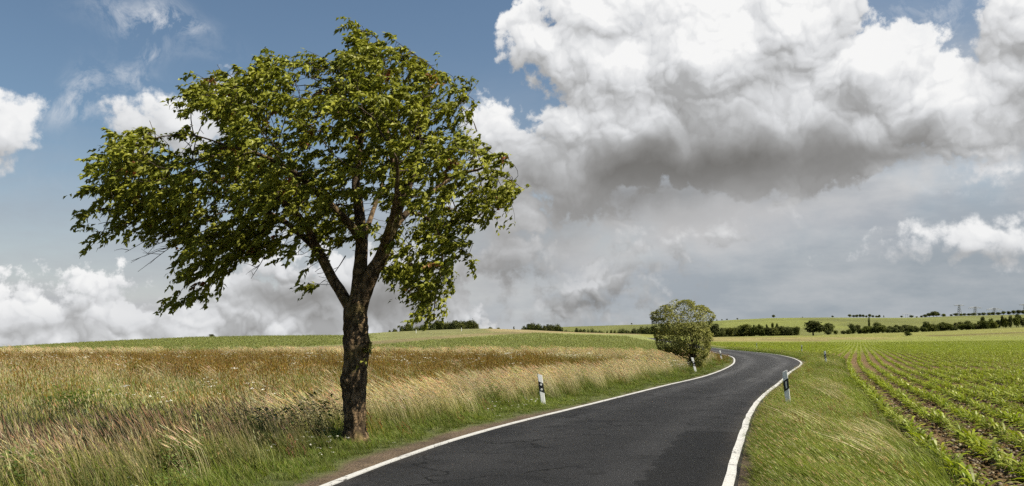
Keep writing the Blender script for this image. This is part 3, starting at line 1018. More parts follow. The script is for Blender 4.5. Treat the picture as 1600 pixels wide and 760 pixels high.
def c_weed(seed):
    """Broad-leaved dark weeds: bramble and dock."""
    p = Plants(seed)
    r = p.r
    for _ in range(170):
        b = disc(r, 0.34)
        h = r.uniform(0.1, 0.68)
        a = r.uniform(0, 6.28)
        d = Vector((math.cos(a), math.sin(a), r.uniform(-0.6, 0.3))).normalized()
        o_ = Vector((b[0], b[1], h))
        s_ = d.cross(Vector((r.uniform(-0.3, 0.3), r.uniform(-0.3, 0.3), 1))).normalized()
        c = jit(r, r.choice([(0.055, 0.085, 0.018), (0.075, 0.11, 0.022), (0.10, 0.13, 0.028)]), 0.2)
        L_ = r.uniform(0.035, 0.075)
        p.strip([o_, o_ + d * L_ * 0.5, o_ + d * L_], [0.004, L_ * 0.33, 0], [c, c, c], s_)
    for _ in range(12):
        p.blade(disc(r, 0.3), r.uniform(0.35, 0.7), (r.uniform(-0.4, 0.3), r.uniform(-0.3, 0.3)), 0.004, (0.10, 0.07, 0.03), (0.09, 0.08, 0.03), 4)
    return p


MZ = [(0.215, 0.250, 0.028), (0.255, 0.285, 0.042), (0.170, 0.205, 0.022)]
MC = [(0.245, 0.262, 0.085), (0.28, 0.29, 0.10), (0.215, 0.24, 0.072)]


def c_maize(seed, big=1.0, n=9, cols=MZ):
    """Young maize: arching ribbon leaves off a short stem."""
    p = Plants(seed)
    r = p.r
    a0 = r.uniform(0, 6.28)
    for i in range(n):
        a = a0 + (i % 2) * math.pi + r.uniform(-0.6, 0.6)
        d = Vector((math.cos(a) - 0.30, math.sin(a), 0))
        z0 = 0.03 + 0.018 * i
        L_ = r.uniform(0.22, 0.36) * big
        up = r.uniform(0.55, 1.15) if i < n - 2 else 1.6
        pts, wd, cs = [], [], []
        c = jit(r, r.choice(cols), 0.15)
        for k in range(5):
            t_ = k / 4
            pts.append(Vector((d.x * L_ * t_, d.y * L_ * t_, z0 + L_ * (up * t_ - (up * 0.55 + 0.25) * t_ * t_))))
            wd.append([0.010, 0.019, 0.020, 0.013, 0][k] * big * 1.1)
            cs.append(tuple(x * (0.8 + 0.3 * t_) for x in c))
        side = d.cross(Vector((0, 0, 1))).normalized()
        side = (side + Vector((0, 0, r.uniform(-0.5, 0.5)))).normalized()
        p.strip(pts, wd, cs, side)
    p.strip([Vector((0, 0, -0.03)), Vector((-0.01, 0, 0.12)), Vector((-0.02, 0, 0.24 * big))], [0.010, 0.009, 0.003], [(0.16, 0.2, 0.05)] * 3, Vector((1, 0, 0)))
    return p


def c_clod(seed):
    p = Plants(seed)
    r = p.r
    for _ in range(16):
        o_ = Vector((*disc(r, 0.3), 0.0))
        s_ = r.uniform(0.008, 0.035)
        c = jit(r, r.choice([(0.115, 0.074, 0.038), (0.085, 0.055, 0.028), (0.15, 0.105, 0.06), (0.125, 0.082, 0.042), (0.25, 0.20, 0.14)]), 0.2)
        n0 = len(p.v)
        k = 6
        for ring, (zz, q) in enumerate(((-0.4, 0.8), (0.25, 1.0), (0.75, 0.55))):
            for j in range(k):
                a = 6.283 * j / k + ring * 0.4
                m_ = q * r.uniform(0.7, 1.25)
                p.v.append((o_.x + math.cos(a) * s_ * m_, o_.y + math.sin(a) * s_ * m_, s_ * zz * r.uniform(0.8, 1.2)))
                p.c.append(c)
        for ring in range(2):
            for j in range(k):
                p.f.append((n0 + ring * k + j, n0 + ring * k + (j + 1) % k, n0 + (ring + 1) * k + (j + 1) % k, n0 + (ring + 1) * k + j))
        p.f.append(tuple(n0 + 2 * k + j for j in range(k)))
    return p


# ------------------------------------------------------------------ uncountable growth: one object each, its plants scattered over points
def scatter(name, protos, X, Y, scl, mat, label, idx=None, rot=0.6, sink=0.0, kindname=None):
    n = len(X)
    Z = height(X, Y) - sink
    me = bpy.data.meshes.new(name)
    me.from_pydata(np.c_[X, Y, Z].tolist(), [], [])
    a = me.attributes.new('rot', 'FLOAT_VECTOR', 'POINT')
    rv = np.zeros((n, 3), np.float32)
    rv[:, 2] = rng.uniform(-rot, rot, n)
    rv[:, :2] = rng.normal(0, 0.06, (n, 2))
    a.data.foreach_set('vector', rv.ravel())
    a = me.attributes.new('scl', 'FLOAT', 'POINT')
    a.data.foreach_set('value', np.broadcast_to(scl, (n,)).astype(np.float32))
    a = me.attributes.new('idx', 'INT', 'POINT')
    a.data.foreach_set('value', (rng.integers(0, len(protos), n) if idx is None else idx).astype(np.int32))
    o = bpy.data.objects.new(name, me)
    C.objects.link(o)
    col = bpy.data.collections.new(name + '_plants')
    for k, p in enumerate(protos):
        col.objects.link(p.build('%s_sprig_%02d' % (name, k), mat[k] if isinstance(mat, list) else mat))
    g = bpy.data.node_groups.new(name, 'GeometryNodeTree')
    g.interface.new_socket('Geometry', in_out='INPUT', socket_type='NodeSocketGeometry')
    g.interface.new_socket('Geometry', in_out='OUTPUT', socket_type='NodeSocketGeometry')
    N_ = g.nodes
    gi, go = N_.new('NodeGroupInput'), N_.new('NodeGroupOutput')
    ci = N_.new('GeometryNodeCollectionInfo')
    ci.inputs['Collection'].default_value = col
    ci.inputs['Separate Children'].default_value = True
    ci.inputs['Reset Children'].default_value = True
    ip = N_.new('GeometryNodeInstanceOnPoints')
    ip.inputs['Pick Instance'].default_value = True

    def na(nm, tp):
        q = N_.new('GeometryNodeInputNamedAttribute')
        q.data_type = tp
        q.inputs['Name'].default_value = nm
        return q.outputs['Attribute']
    lk = g.links.new
    lk(gi.outputs[0], ip.inputs['Points'])
    lk(ci.outputs[0], ip.inputs['Instance'])
    lk(na('idx', 'INT'), ip.inputs['Instance Index'])
    e2r = N_.new('FunctionNodeEulerToRotation')
    lk(na('rot', 'FLOAT_VECTOR'), e2r.inputs[0])
    lk(e2r.outputs[0], ip.inputs['Rotation'])
    lk(na('scl', 'FLOAT'), ip.inputs['Scale'])
    lk(ip.outputs[0], go.inputs[0])
    md = o.modifiers.new('scatter', 'NODES')
    md.node_group = g
    tag(o, label, kind='stuff')
    return o


def sample(n, y0, y1, u0, u1, pw=1.0):
    """Random ground points, uniform per area for pw=1, denser near for larger pw."""
    q = rng.random(n)
    e = 2.0 / pw
    Y = (y0 ** e + q * (y1 ** e - y0 ** e)) ** (1 / e)
    u = rng.uniform(u0, u1, n)
    return u * Y, Y


def tier(spec, u0, u1):
    """(y0, y1, per m2) tiers -> points."""
    xs, ys = [], []
    for y0, y1, dn in spec:
        n = int((y1 ** 2 - y0 ** 2) / 2 * (u1 - u0) * dn)
        x, y = sample(n, y0, y1, u0, u1)
        xs.append(x)
        ys.append(y)
    return np.concatenate(xs), np.concatenate(ys)


def meadow():
    X, Y = tier([(5.0, 12, 13), (12, 22, 12), (22, 34, 9), (34, 48, 5.5), (48, 69, 3.6)], -0.86, 0.30)
    d, s = road_side(X, Y)
    keep = (s < 0) & (d > 1.25)
    X, Y, d = X[keep], Y[keep], d[keep]
    u = X / Y
    n1 = fbm(X * 0.22, Y * 0.16, 3, 41)
    n2 = fbm(X * 0.5, Y * 0.35, 3, 42)
    n3 = fbm(X * 0.09, Y * 0.12, 3, 47)
    r = rng.random(len(X))
    # where each kind of growth stands
    corner = np.exp(-(((X + 7.0) / 0.9) ** 2 + ((Y - 10.6) / 1.3) ** 2))
    plume_w = np.exp(-((d - 2.9) / 1.7) ** 2) * (0.12 + 1.5 * sm(Y, 14.0, 17.5)) + 1.6 * corner + 0.06 * sm(n1, 0.5, 0.7)
    plume_w = plume_w + 4.0 * sm(Y, 60, 65) * sm(fbm(X * 0.06, Y * 0.05, 2, 55), 0.30, 0.45)
    rust_w = (0.12 + 2.5 * sm(Y, 19, 30) * sm(n3, 0.30, 0.55) + 0.6 * sm(n1, 0.52, 0.7)) * sm(d, 3.6, 6.5)
    rust_w *= 1 - 0.6 * sm(Y, 58, 66)
    green_w = 0.55 + 1.0 * (1 - sm(Y, 17, 30)) * (0.4 + n2) + 0.4 * sm(1 - n3, 0.45, 0.65)
    flower_w = 0.008 * sm(Y, 16, 20) + 0.09 * sm(n2, 0.58, 0.75) * sm(d, 4, 7) * sm(Y, 15, 22) + 0.40 * sm(Y, 34, 50) * sm(n1, 0.45, 0.6)
    dx, dy = X + 4.0, Y - 14.9
    br = np.exp(-((dx / 1.1) ** 2 + (dy / 0.6) ** 2)) * 5 + np.exp(-(((X + 2.7) / 0.6) ** 2 + ((Y - 19.5) / 0.5) ** 2)) * 4 + np.exp(-(((X + 10.1) / 0.6) ** 2 + ((Y - 19.5) / 0.5) ** 2)) * 5
    weed_w = 0.05 + 0.5 * sm(n1, 0.56, 0.70) + br
    ditch_shade_w = 4.0 * (1 - sm(Y, 14.5, 18.5)) * np.exp(-((d - 3.6) / 2.6) ** 2) * (1 - 0.85 * corner)  # dark-coloured grass deepens the crown's shadow around the ditch
    W = np.stack([plume_w, rust_w, green_w, flower_w, weed_w, ditch_shade_w], 1)
    W /= W.sum(1)[:, None]
    kind = (r[:, None] > np.cumsum(W, 1)).sum(1).clip(0, 5)
    spec = [('feathery_grass', [c_plume(100 + i) for i in range(4)], M_STRAW, 'tall feathery straw-pink grass bent over by the wind', (0.78, 1.05)),
            ('sorrel_meadow', [c_rust(200 + i) for i in range(4)], M_GRASS, 'rust-brown sorrel standing among the meadow grass', (0.8, 1.15)),
            ('meadow_grass', [c_meadow(300 + i) for i in range(4)], M_GRASS, 'uncut green and yellow meadow grass', (0.75, 1.1)),
            ('meadow_flowers', [c_flower(400 + i) for i in range(3)], M_GRASS, 'small white umbels flowering in the meadow', (0.75, 1.1)),
            ('weeds', [c_weed(500 + i) for i in range(3)], M_GRASS, 'dark broad-leaved weeds in the rough grass', (0.7, 1.1)),
            ('shaded_ditch_grass', [c_ditch_shaded(550 + i) for i in range(4)], M_GRASS, 'long olive grass leaning over the ditch, darkened to carry the shade of the tree', (0.75, 1.05))]
    for k, (nm, pr, mt, lab, (a, b)) in enumerate(spec):
        q = kind == k
        sc = rng.uniform(a, b, q.sum()) * (1 + 0.12 * sm(Y[q], 40, 60)) * (0.60 + 0.40 * sm(d[q], 1.3, 2.6))
        sc = sc * (1 + (0.25 * np.clip(br[q], 0, 1) if nm == 'weeds' else -0.3 * np.clip(br[q], 0, 1)))
        sc = sc * np.where((np.hypot(X[q] - TREE_X, Y[q] - TREE_Y) < 0.9), 0.45, 1.0)
        scatter(nm, pr, X[q], Y[q], sc, mt, lab, rot=0.45)
    # mown strip by the asphalt
    X, Y = tier([(4.0, 14, 60), (14, 24, 42), (24, 40, 24), (40, 110, 7)], -0.86, 0.42)
    d, s = road_side(X, Y)
    e = (fbm(X * 0.9, Y * 0.9, 3, 31) - 0.5)
    wL = 0.34 * (1 - sm(Y, 14, 26)) + 0.12
    keep = (s < 0) & (d + e * 0.35 > wL - 0.02 + 0.12 * rng.random(len(X))) & (d < 2.3 + 1.2 * rng.random(len(X)))
    X, Y, d = X[keep], Y[keep], d[keep]
    sc = rng.uniform(0.55, 1.05, len(X)) * (0.45 + 0.75 * sm(d, 0.3, 1.8)) * (1 + 0.5 * sm(Y, 22, 45))
    n1 = fbm(X * 0.5, Y * 0.4, 3, 77)
    idx = rng.integers(0, 4, len(X))
    fl = rng.random(len(X)) < (0.07 * sm(n1, 0.56, 0.64) + 0.004) * (Y < 24)
    idx[fl] = 4
    so = (rng.random(len(X)) < 0.16 * sm(Y, 40, 60) * (1 - sm(d, 0.6, 1.6))) | (rng.random(len(X)) < 0.004)
    idx[so] = 5
    scatter('verge_grass', [c_short(600 + i) for i in range(4)] + [c_flower(610, True), c_sorrel(611)], X, Y, sc, M_GRASS, 'short green grass along the left edge of the road', idx=idx, rot=0.6)


def right_verge():
    X, Y = tier([(4.5, 14, 60), (14, 24, 40), (24, 40, 22), (40, 70, 9), (70, 150, 3.0)], 0.0, 0.62)
    d, s = road_side(X, Y)
    rx = ROW(Y)
    j = rng.random(len(X))
    gap = (rx - X) * 0.93
    fieldside = (gap > 0.38 - 0.22 * (j - 0.5)) & (gap > (d + gap - 3.2 - 1.2 * j) * sm(Y, 36, 58))
    keep = (s > 0) & (d > 0.14 + 0.2 * j) & fieldside
    X, Y, d, rx = X[keep], Y[keep], d[keep], rx[keep]
    n1 = fbm(X * 0.45, Y * 0.35, 3, 71)
    n2 = fbm(X * 1.2, Y * 0.9, 3, 72)
    idx = rng.integers(0, 4, len(X))
    r = rng.random(len(X))
    so = r < 0.05 * sm(n2, 0.56, 0.7) + 0.14 * (1 - sm(d, 0.2, 0.8)) * sm(Y, 15, 30)
    idx[so] = 4 + rng.integers(0, 2, so.sum())
    gap = rx - X
    tuft = np.zeros(len(X))
    for (px, py, a, b) in ((1392, 690, 0.55, 0.9), (1370, 668, 0.35, 0.5), (1318, 612, 0.55, 1.6), (1330, 628, 0.4, 0.8), (1432, 722, 0.4, 0.6), (1300, 600, 0.35, 1.0)):
        x0, y0 = G(px, py, 0.12)
        tuft = np.maximum(tuft, np.exp(-(((X - x0) / (a * 0.7)) ** 2 + ((Y - y0) / (b * 0.75)) ** 2)))
    tf = rng.random(len(X)) < tuft * 0.17 + 0.003 * (d > 1.0)
    idx[tf] = 6 + rng.integers(0, 2, tf.sum())
    sc = rng.uniform(0.7, 1.1, len(X)) * (0.45 + 0.55 * sm(d, 0.15, 0.9)) * (0.8 + 0.5 * n1) * np.where(tf, 1.2, 1.0)
    scatter('windblown_grass', [c_blown(700 + i) for i in range(4)] + [c_sorrel(710), c_sorrel(711), c_tuft(720), c_tuft(721)], X, Y, sc,
            [M_GRASS] * 6 + [M_STRAW] * 2, 'windblown green grass with straw tufts between road and maize', idx=idx, rot=0.4)


R0, R1, R2 = G(1514, 757), G(1372, 630), G(1327, 574)


def ROW(Y):
    """First maize row: x at distance Y, through three points read off the ground."""
    Y = np.asarray(Y, float)
    a = (R1[0] - R0[0]) / (R1[1] - R0[1])
    b = (R2[0] - R0[0]) / (R2[1] - R0[1])
    c2 = (b - a) / (R2[1] - R1[1])
    a1 = a - c2 * (R1[1] - R0[1])
    t_ = np.minimum(Y, 70) - R0[1]
    return R0[0] + a1 * t_ + c2 * t_ * t_ + (a1 + 2 * c2 * (70 - R0[1])) * np.maximum(Y - 70, 0)


def maize():
    xs, ys, ss = [], [], []
    for k in range(-90, 260):
        for (y0, y1, sp, sc, every) in ((5, 45, 0.12, 1.0, 1), (45, 85, 0.16, 0.88, 1), (85, 150, 0.30, 1.05, 1), (150, 250, 0.7, 1.45, 1)):
            yy = np.arange(y0, y1, sp)
            yy = yy + rng.uniform(-0.45, 0.45, len(yy)) * sp
            xx = ROW(yy) + k * 0.775 + rng.normal(0, 0.03, len(yy)) + 0.10 * (vnoise(yy * 0.25, yy * 0 + k, 3) - 0.5)
            if k < 0:
                q = (yy > 36)
            else:
                q = yy > 0
            q &= (xx / yy < 0.86) & (rng.random(len(yy)) > 0.07)
            xs.append(xx[q])
            ys.append(yy[q])
            ss.append(np.full(q.sum(), sc))
    X, Y, S = map(np.concatenate, (xs, ys, ss))
    d, s = road_side(X, Y)
    gap = (ROW(Y) - X) * 0.93
    keep = (s > 0) & (d > 1.0) & ((gap < 0.3) | (gap < (d + gap - 3.9) * sm(Y, 36, 58)))
    X, Y, S = X[keep], Y[keep], S[keep]
    vig = fbm(X * 0.3, Y * 0.3, 3, 91)
    S = S * rng.uniform(0.7, 1.15, len(X)) * (0.50 + 0.33 * vig) * (1.20 - 0.20 * sm(Y, 14, 34))
    order = np.argsort(Y)
    # the ones that show largest are plants of their own
    inside = (X / Y < 0.605) & (Y > 8.4)
    own = [i for i in order if inside[i]][:260]
    rest = np.ones(len(X), bool)
    rest[own] = False
    protos = [c_maize(800 + i) for i in range(6)]
    scatter('maize_crop', [c_maize(800 + i) for i in range(6)], X[rest], Y[rest], S[rest], M_MAIZE, 'rows of young maize filling the field on the right', rot=3.1)
    base = [p.build('maize_plant', M_MAIZE) for p in protos]
    Z = height(X[own], Y[own])
    for n, i in enumerate(own):
        o = base[n % 6] if n < 6 else base[n % 6].copy()
        C.objects.link(o)
        o.location = (X[i], Y[i], Z[n])
        o.rotation_euler = (0, 0, rng.uniform(-3.1, 3.1))
        o.scale = (S[i],) * 3
        tag(o, 'young green maize plant with arching leaves in the nearest rows', 'maize plant', 'maize plants in the nearest rows')
    # clods and stones between the rows
    X, Y = tier([(5, 14, 30), (14, 26, 16), (26, 45, 6)], 0.30, 0.86)
    q = X > ROW(Y) - 0.35
    scatter('soil_clods', [c_clod(900 + i) for i in range(4)], X[q], Y[q], rng.uniform(0.6, 1.3, q.sum()), M_CLOD, 'crumbled brown soil clods between the maize rows', rot=3.1)
    # the same crop on the rise to the left
    xs, ys, ss = [], [], []
    for k in range(-320, 60):
        for (y0, y1, sp, sc) in ((72, 110, 0.30, 0.95), (110, 170, 0.7, 1.15), (170, 250, 1.3, 1.3)):
            yy = np.arange(y0, y1, sp) + rng.uniform(-0.4, 0.4, len(np.arange(y0, y1, sp))) * sp
            xx = 12 + 0.30 * (yy - 70) + k * 0.78 + rng.normal(0, 0.05, len(yy))
            q = (xx / yy > -0.82) & (xx / yy < 0.22) & (rng.random(len(yy)) > 0.12)
            xs.append(xx[q])
            ys.append(yy[q])
            ss.append(np.full(q.sum(), sc))
    X, Y, S = map(np.concatenate, (xs, ys, ss))
    d, s = road_side(X, Y)
    px = 800 + X / Y * F * 0.9934
    py = 530 - (height(X, Y) - EYE) / Y * F
    xs_ = [0, 100, 311, 440, 539, 580, 675, 770, 860]
    bot = np.interp(px, xs_, [562, 561, 555, 551, 548, 541, 532, 525.5, 519])
    top = np.interp(px, xs_, [558, 557, 549, 545, 540, 534, 527, 520, 515])
    q = (s < 0) & (d > 6) & ((py > bot + 0.6) | ((py < top - 0.6) & (px < 560 + rng.uniform(-40, 40, len(X)))))
    X, Y, S = X[q], Y[q], S[q]
    scatter('green_crop', [c_maize(850 + i, cols=MC) for i in range(4)], X, Y, S * rng.uniform(0.7, 1.1, len(X)), M_CROP, 'green crop rows on the rise beyond the meadow', rot=3.1)


M_CLOD = leaf_material('soil', 1.0, 0.0, 0.0)
M_CROP = leaf_material('crop_leaf', 0.78, 0.25, 0.0, 0.5, patch=0.10)
TREE_X, TREE_Y = G(555, 693)
meadow()
right_verge()
maize()
# ------------------------------------------------------------------ the roadside cherry tree
def bark_material(name, c0, c1, moss):
    m_ = bpy.data.materials.new(name)
    m_.use_nodes = True
    t = NT(m_.node_tree)
    pos = t.node('ShaderNodeTexCoord').outputs['Object']
    hor = t.noise(t.v('MULTIPLY', pos, (5.0, 5.0, 34.0)), 1.0, 6, 0.7)      # peeling bands run round the stem
    ver = t.noise(t.v('MULTIPLY', pos, (16.0, 16.0, 4.0)), 1.0, 6, 0.7)
    pl = t.voro(t.v('ADD', t.v('MULTIPLY', pos, (14.0, 14.0, 9.0)), t.v('SCALE', t.noise(pos, 6.0, 3, 0.5, out=1), 2.0)), 1.0, dim='3D')
    big = t.noise(pos, 1.6, 4, 0.6)
    c = t.mix(t.lin(t.m('ADD', t.m('MULTIPLY', hor, 0.6), t.m('MULTIPLY', ver, 0.4)), 0.35, 0.66), c0, c1)
    c = t.mix(t.sstep(pl, 0.35, 0.62), c, t.mix(0.75, (0.018, 0.013, 0.008), c0))
    c = t.mix(t.m('MULTIPLY', t.sstep(big, 0.50, 0.66), 0.6), c, moss)
    b = t.node('ShaderNodeBump')
    b.inputs['Strength'].default_value = 1.0
    b.inputs['Distance'].default_value = 0.024
    t.put(b.inputs['Height'], t.m('SUBTRACT', t.m('ADD', hor, t.m('MULTIPLY', ver, 0.8)), t.m('MULTIPLY', pl, 0.9)))
    bs = t.node('ShaderNodeBsdfPrincipled')
    t.put(bs.inputs['Base Color'], c)
    bs.inputs['Roughness'].default_value = 0.85
    bs.inputs['Specular IOR Level'].default_value = 0.2
    t.put(bs.inputs['Normal'], b.outputs[0])
    o = t.node('ShaderNodeOutputMaterial')
    t.put(o.inputs[0], bs.outputs[0])
    return m_


M_BARK = bark_material('cherry_bark', (0.056, 0.037, 0.019), (0.26, 0.175, 0.094), (0.125, 0.100, 0.032))
M_TWIG = bark_material('twig_bark', (0.045, 0.032, 0.022), (0.130, 0.095, 0.070), (0.06, 0.05, 0.03))
M_CHERRY = leaf_material('cherry_leaf', 1.0, 0.32, 0.025, 0.42, var=0.0)
M_BUSHL = leaf_material('bush_leaf', 1.0, 0.30, 0.02, 0.45, var=0.0)


def tube(V, Fc, pts, rad, k=8, cap=True, rough=0.0, seed=0, squash=None):
    """Tapered tube through points (numpy), appended to V, Fc."""
    n0 = len(V)
    pts = [Vector(p) for p in pts]
    n = len(pts)
    up = Vector((0.31, 0.9, 0.1))
    rr = random.Random(seed)
    for i, p in enumerate(pts):
        d = (pts[min(i + 1, n - 1)] - pts[max(i - 1, 0)]).normalized()
        a = d.cross(up)
        if a.length < 1e-3:
            a = d.orthogonal()
        a.normalize()
        b = d.cross(a).normalized()
        for j in range(k):
            an = 6.28318 * j / k
            q = rad[i] * (1 + (rr.uniform(-rough, rough) if rough else 0))
            V.append(p + a * (math.cos(an) * q) + b * (math.sin(an) * q))
    for i in range(n - 1):
        for j in range(k):
            Fc.append((n0 + i * k + j, n0 + i * k + (j + 1) % k, n0 + (i + 1) * k + (j + 1) % k, n0 + (i + 1) * k + j))
    if cap:
        Fc.append(tuple(n0 + (n - 1) * k + j for j in range(k)))


def smooth_line(ctrl, step):
    p = np.array(ctrl, float)
    p = np.vstack([2 * p[0] - p[1], p, 2 * p[-1] - p[-2]])
    out = []
    for i in range(1, len(p) - 2):
        m_ = max(2, int(np.linalg.norm(p[i + 1] - p[i]) / step))
        for t_ in np.linspace(0, 1, m_, endpoint=False):
            out.append(0.5 * ((2 * p[i]) + (p[i + 1] - p[i - 1]) * t_ + (2 * p[i - 1] - 5 * p[i] + 4 * p[i + 1] - p[i + 2]) * t_ ** 2
                              + (-p[i - 1] + 3 * p[i] - 3 * p[i + 1] + p[i + 2]) * t_ ** 3))
    out.append(p[-2])
    return np.array(out)


def inside_poly(x, z, poly):
    r = np.zeros(x.shape, bool)
    n = len(poly)
    for i in range(n):
        (x0, z0), (x1, z1) = poly[i], poly[(i + 1) % n]
        c = (z0 > z) != (z1 > z)
        with np.errstate(divide='ignore', invalid='ignore'):
            r ^= c & (x < (x1 - x0) * (z - z0) / (z1 - z0 + 1e-12) + x0)
    return r


def edge_dist(x, z, poly):
    d = np.full(x.shape, 1e9)
    n = len(poly)
    for i in range(n):
        a, b = np.array(poly[i]), np.array(poly[(i + 1) % n])
        ab = b - a
        t_ = np.clip(((x - a[0]) * ab[0] + (z - a[1]) * ab[1]) / (ab @ ab), 0, 1)
        d = np.minimum(d, np.hypot(x - a[0] - t_ * ab[0], z - a[1] - t_ * ab[1]))
    return d


def colonize(seeds, attract, D, infl, kill, iters, bias=(0, 0, 0)):
    """Space colonization. seeds: list of (pos, parent). Returns positions, parents."""
    pos = [np.array(p, float) for p, _ in seeds]
    par = [q for _, q in seeds]
    A_ = np.array(attract, float)
    near_d = np.full(len(A_), 1e9)
    near_i = np.zeros(len(A_), int)

    def upd(i0):
        for i in range(i0, len(pos)):
            d = np.linalg.norm(A_ - pos[i], axis=1)
            m_ = d < near_d
            near_d[m_] = d[m_]
            near_i[m_] = i
    upd(0)
    alive = np.ones(len(A_), bool)
    bias = np.array(bias)
    for _ in range(iters):
        act = alive & (near_d < infl)
        if not act.any():
            break
        new = {}
        for a in np.nonzero(act)[0]:
            i = near_i[a]
            v = A_[a] - pos[i]
            new[i] = new.get(i, 0) + v / (np.linalg.norm(v) + 1e-9)
        i0 = len(pos)
        for i, v in new.items():
            v = v / (np.linalg.norm(v) + 1e-9) + bias + rng.normal(0, 0.16, 3)
            v /= np.linalg.norm(v) + 1e-9
            pos.append(pos[i] + v * D)
            par.append(i)
        if len(pos) == i0:
            break
        upd(i0)
        alive &= near_d > kill
        if len(pos) > 16000:
            break
    return np.array(pos), np.array(par)


def leaf_faces(V, Fc, Cc, p, d, nrm, L_, W_, c, curl):
    """One leaf: folded along its midrib, tip curled down."""
    s = d.cross(nrm)
    if s.length < 1e-4:
        return
    s.normalize()
    n_ = s.cross(d).normalized()
    n0 = len(V)
    m0 = p
    m1 = p + d * L_ * 0.5 + n_ * (L_ * 0.05)
    m2 = p + d * L_ - n_ * (L_ * curl)
    V += [m0, p + d * L_ * 0.42 - s * W_ + n_ * (W_ * 0.45), m1, p + d * L_ * 0.42 + s * W_ + n_ * (W_ * 0.45), m2]
    Cc += [c] * 5
    Fc += [(n0, n0 + 1, n0 + 2), (n0, n0 + 2, n0 + 3), (n0 + 1, n0 + 4, n0 + 2), (n0 + 2, n0 + 4, n0 + 3)]


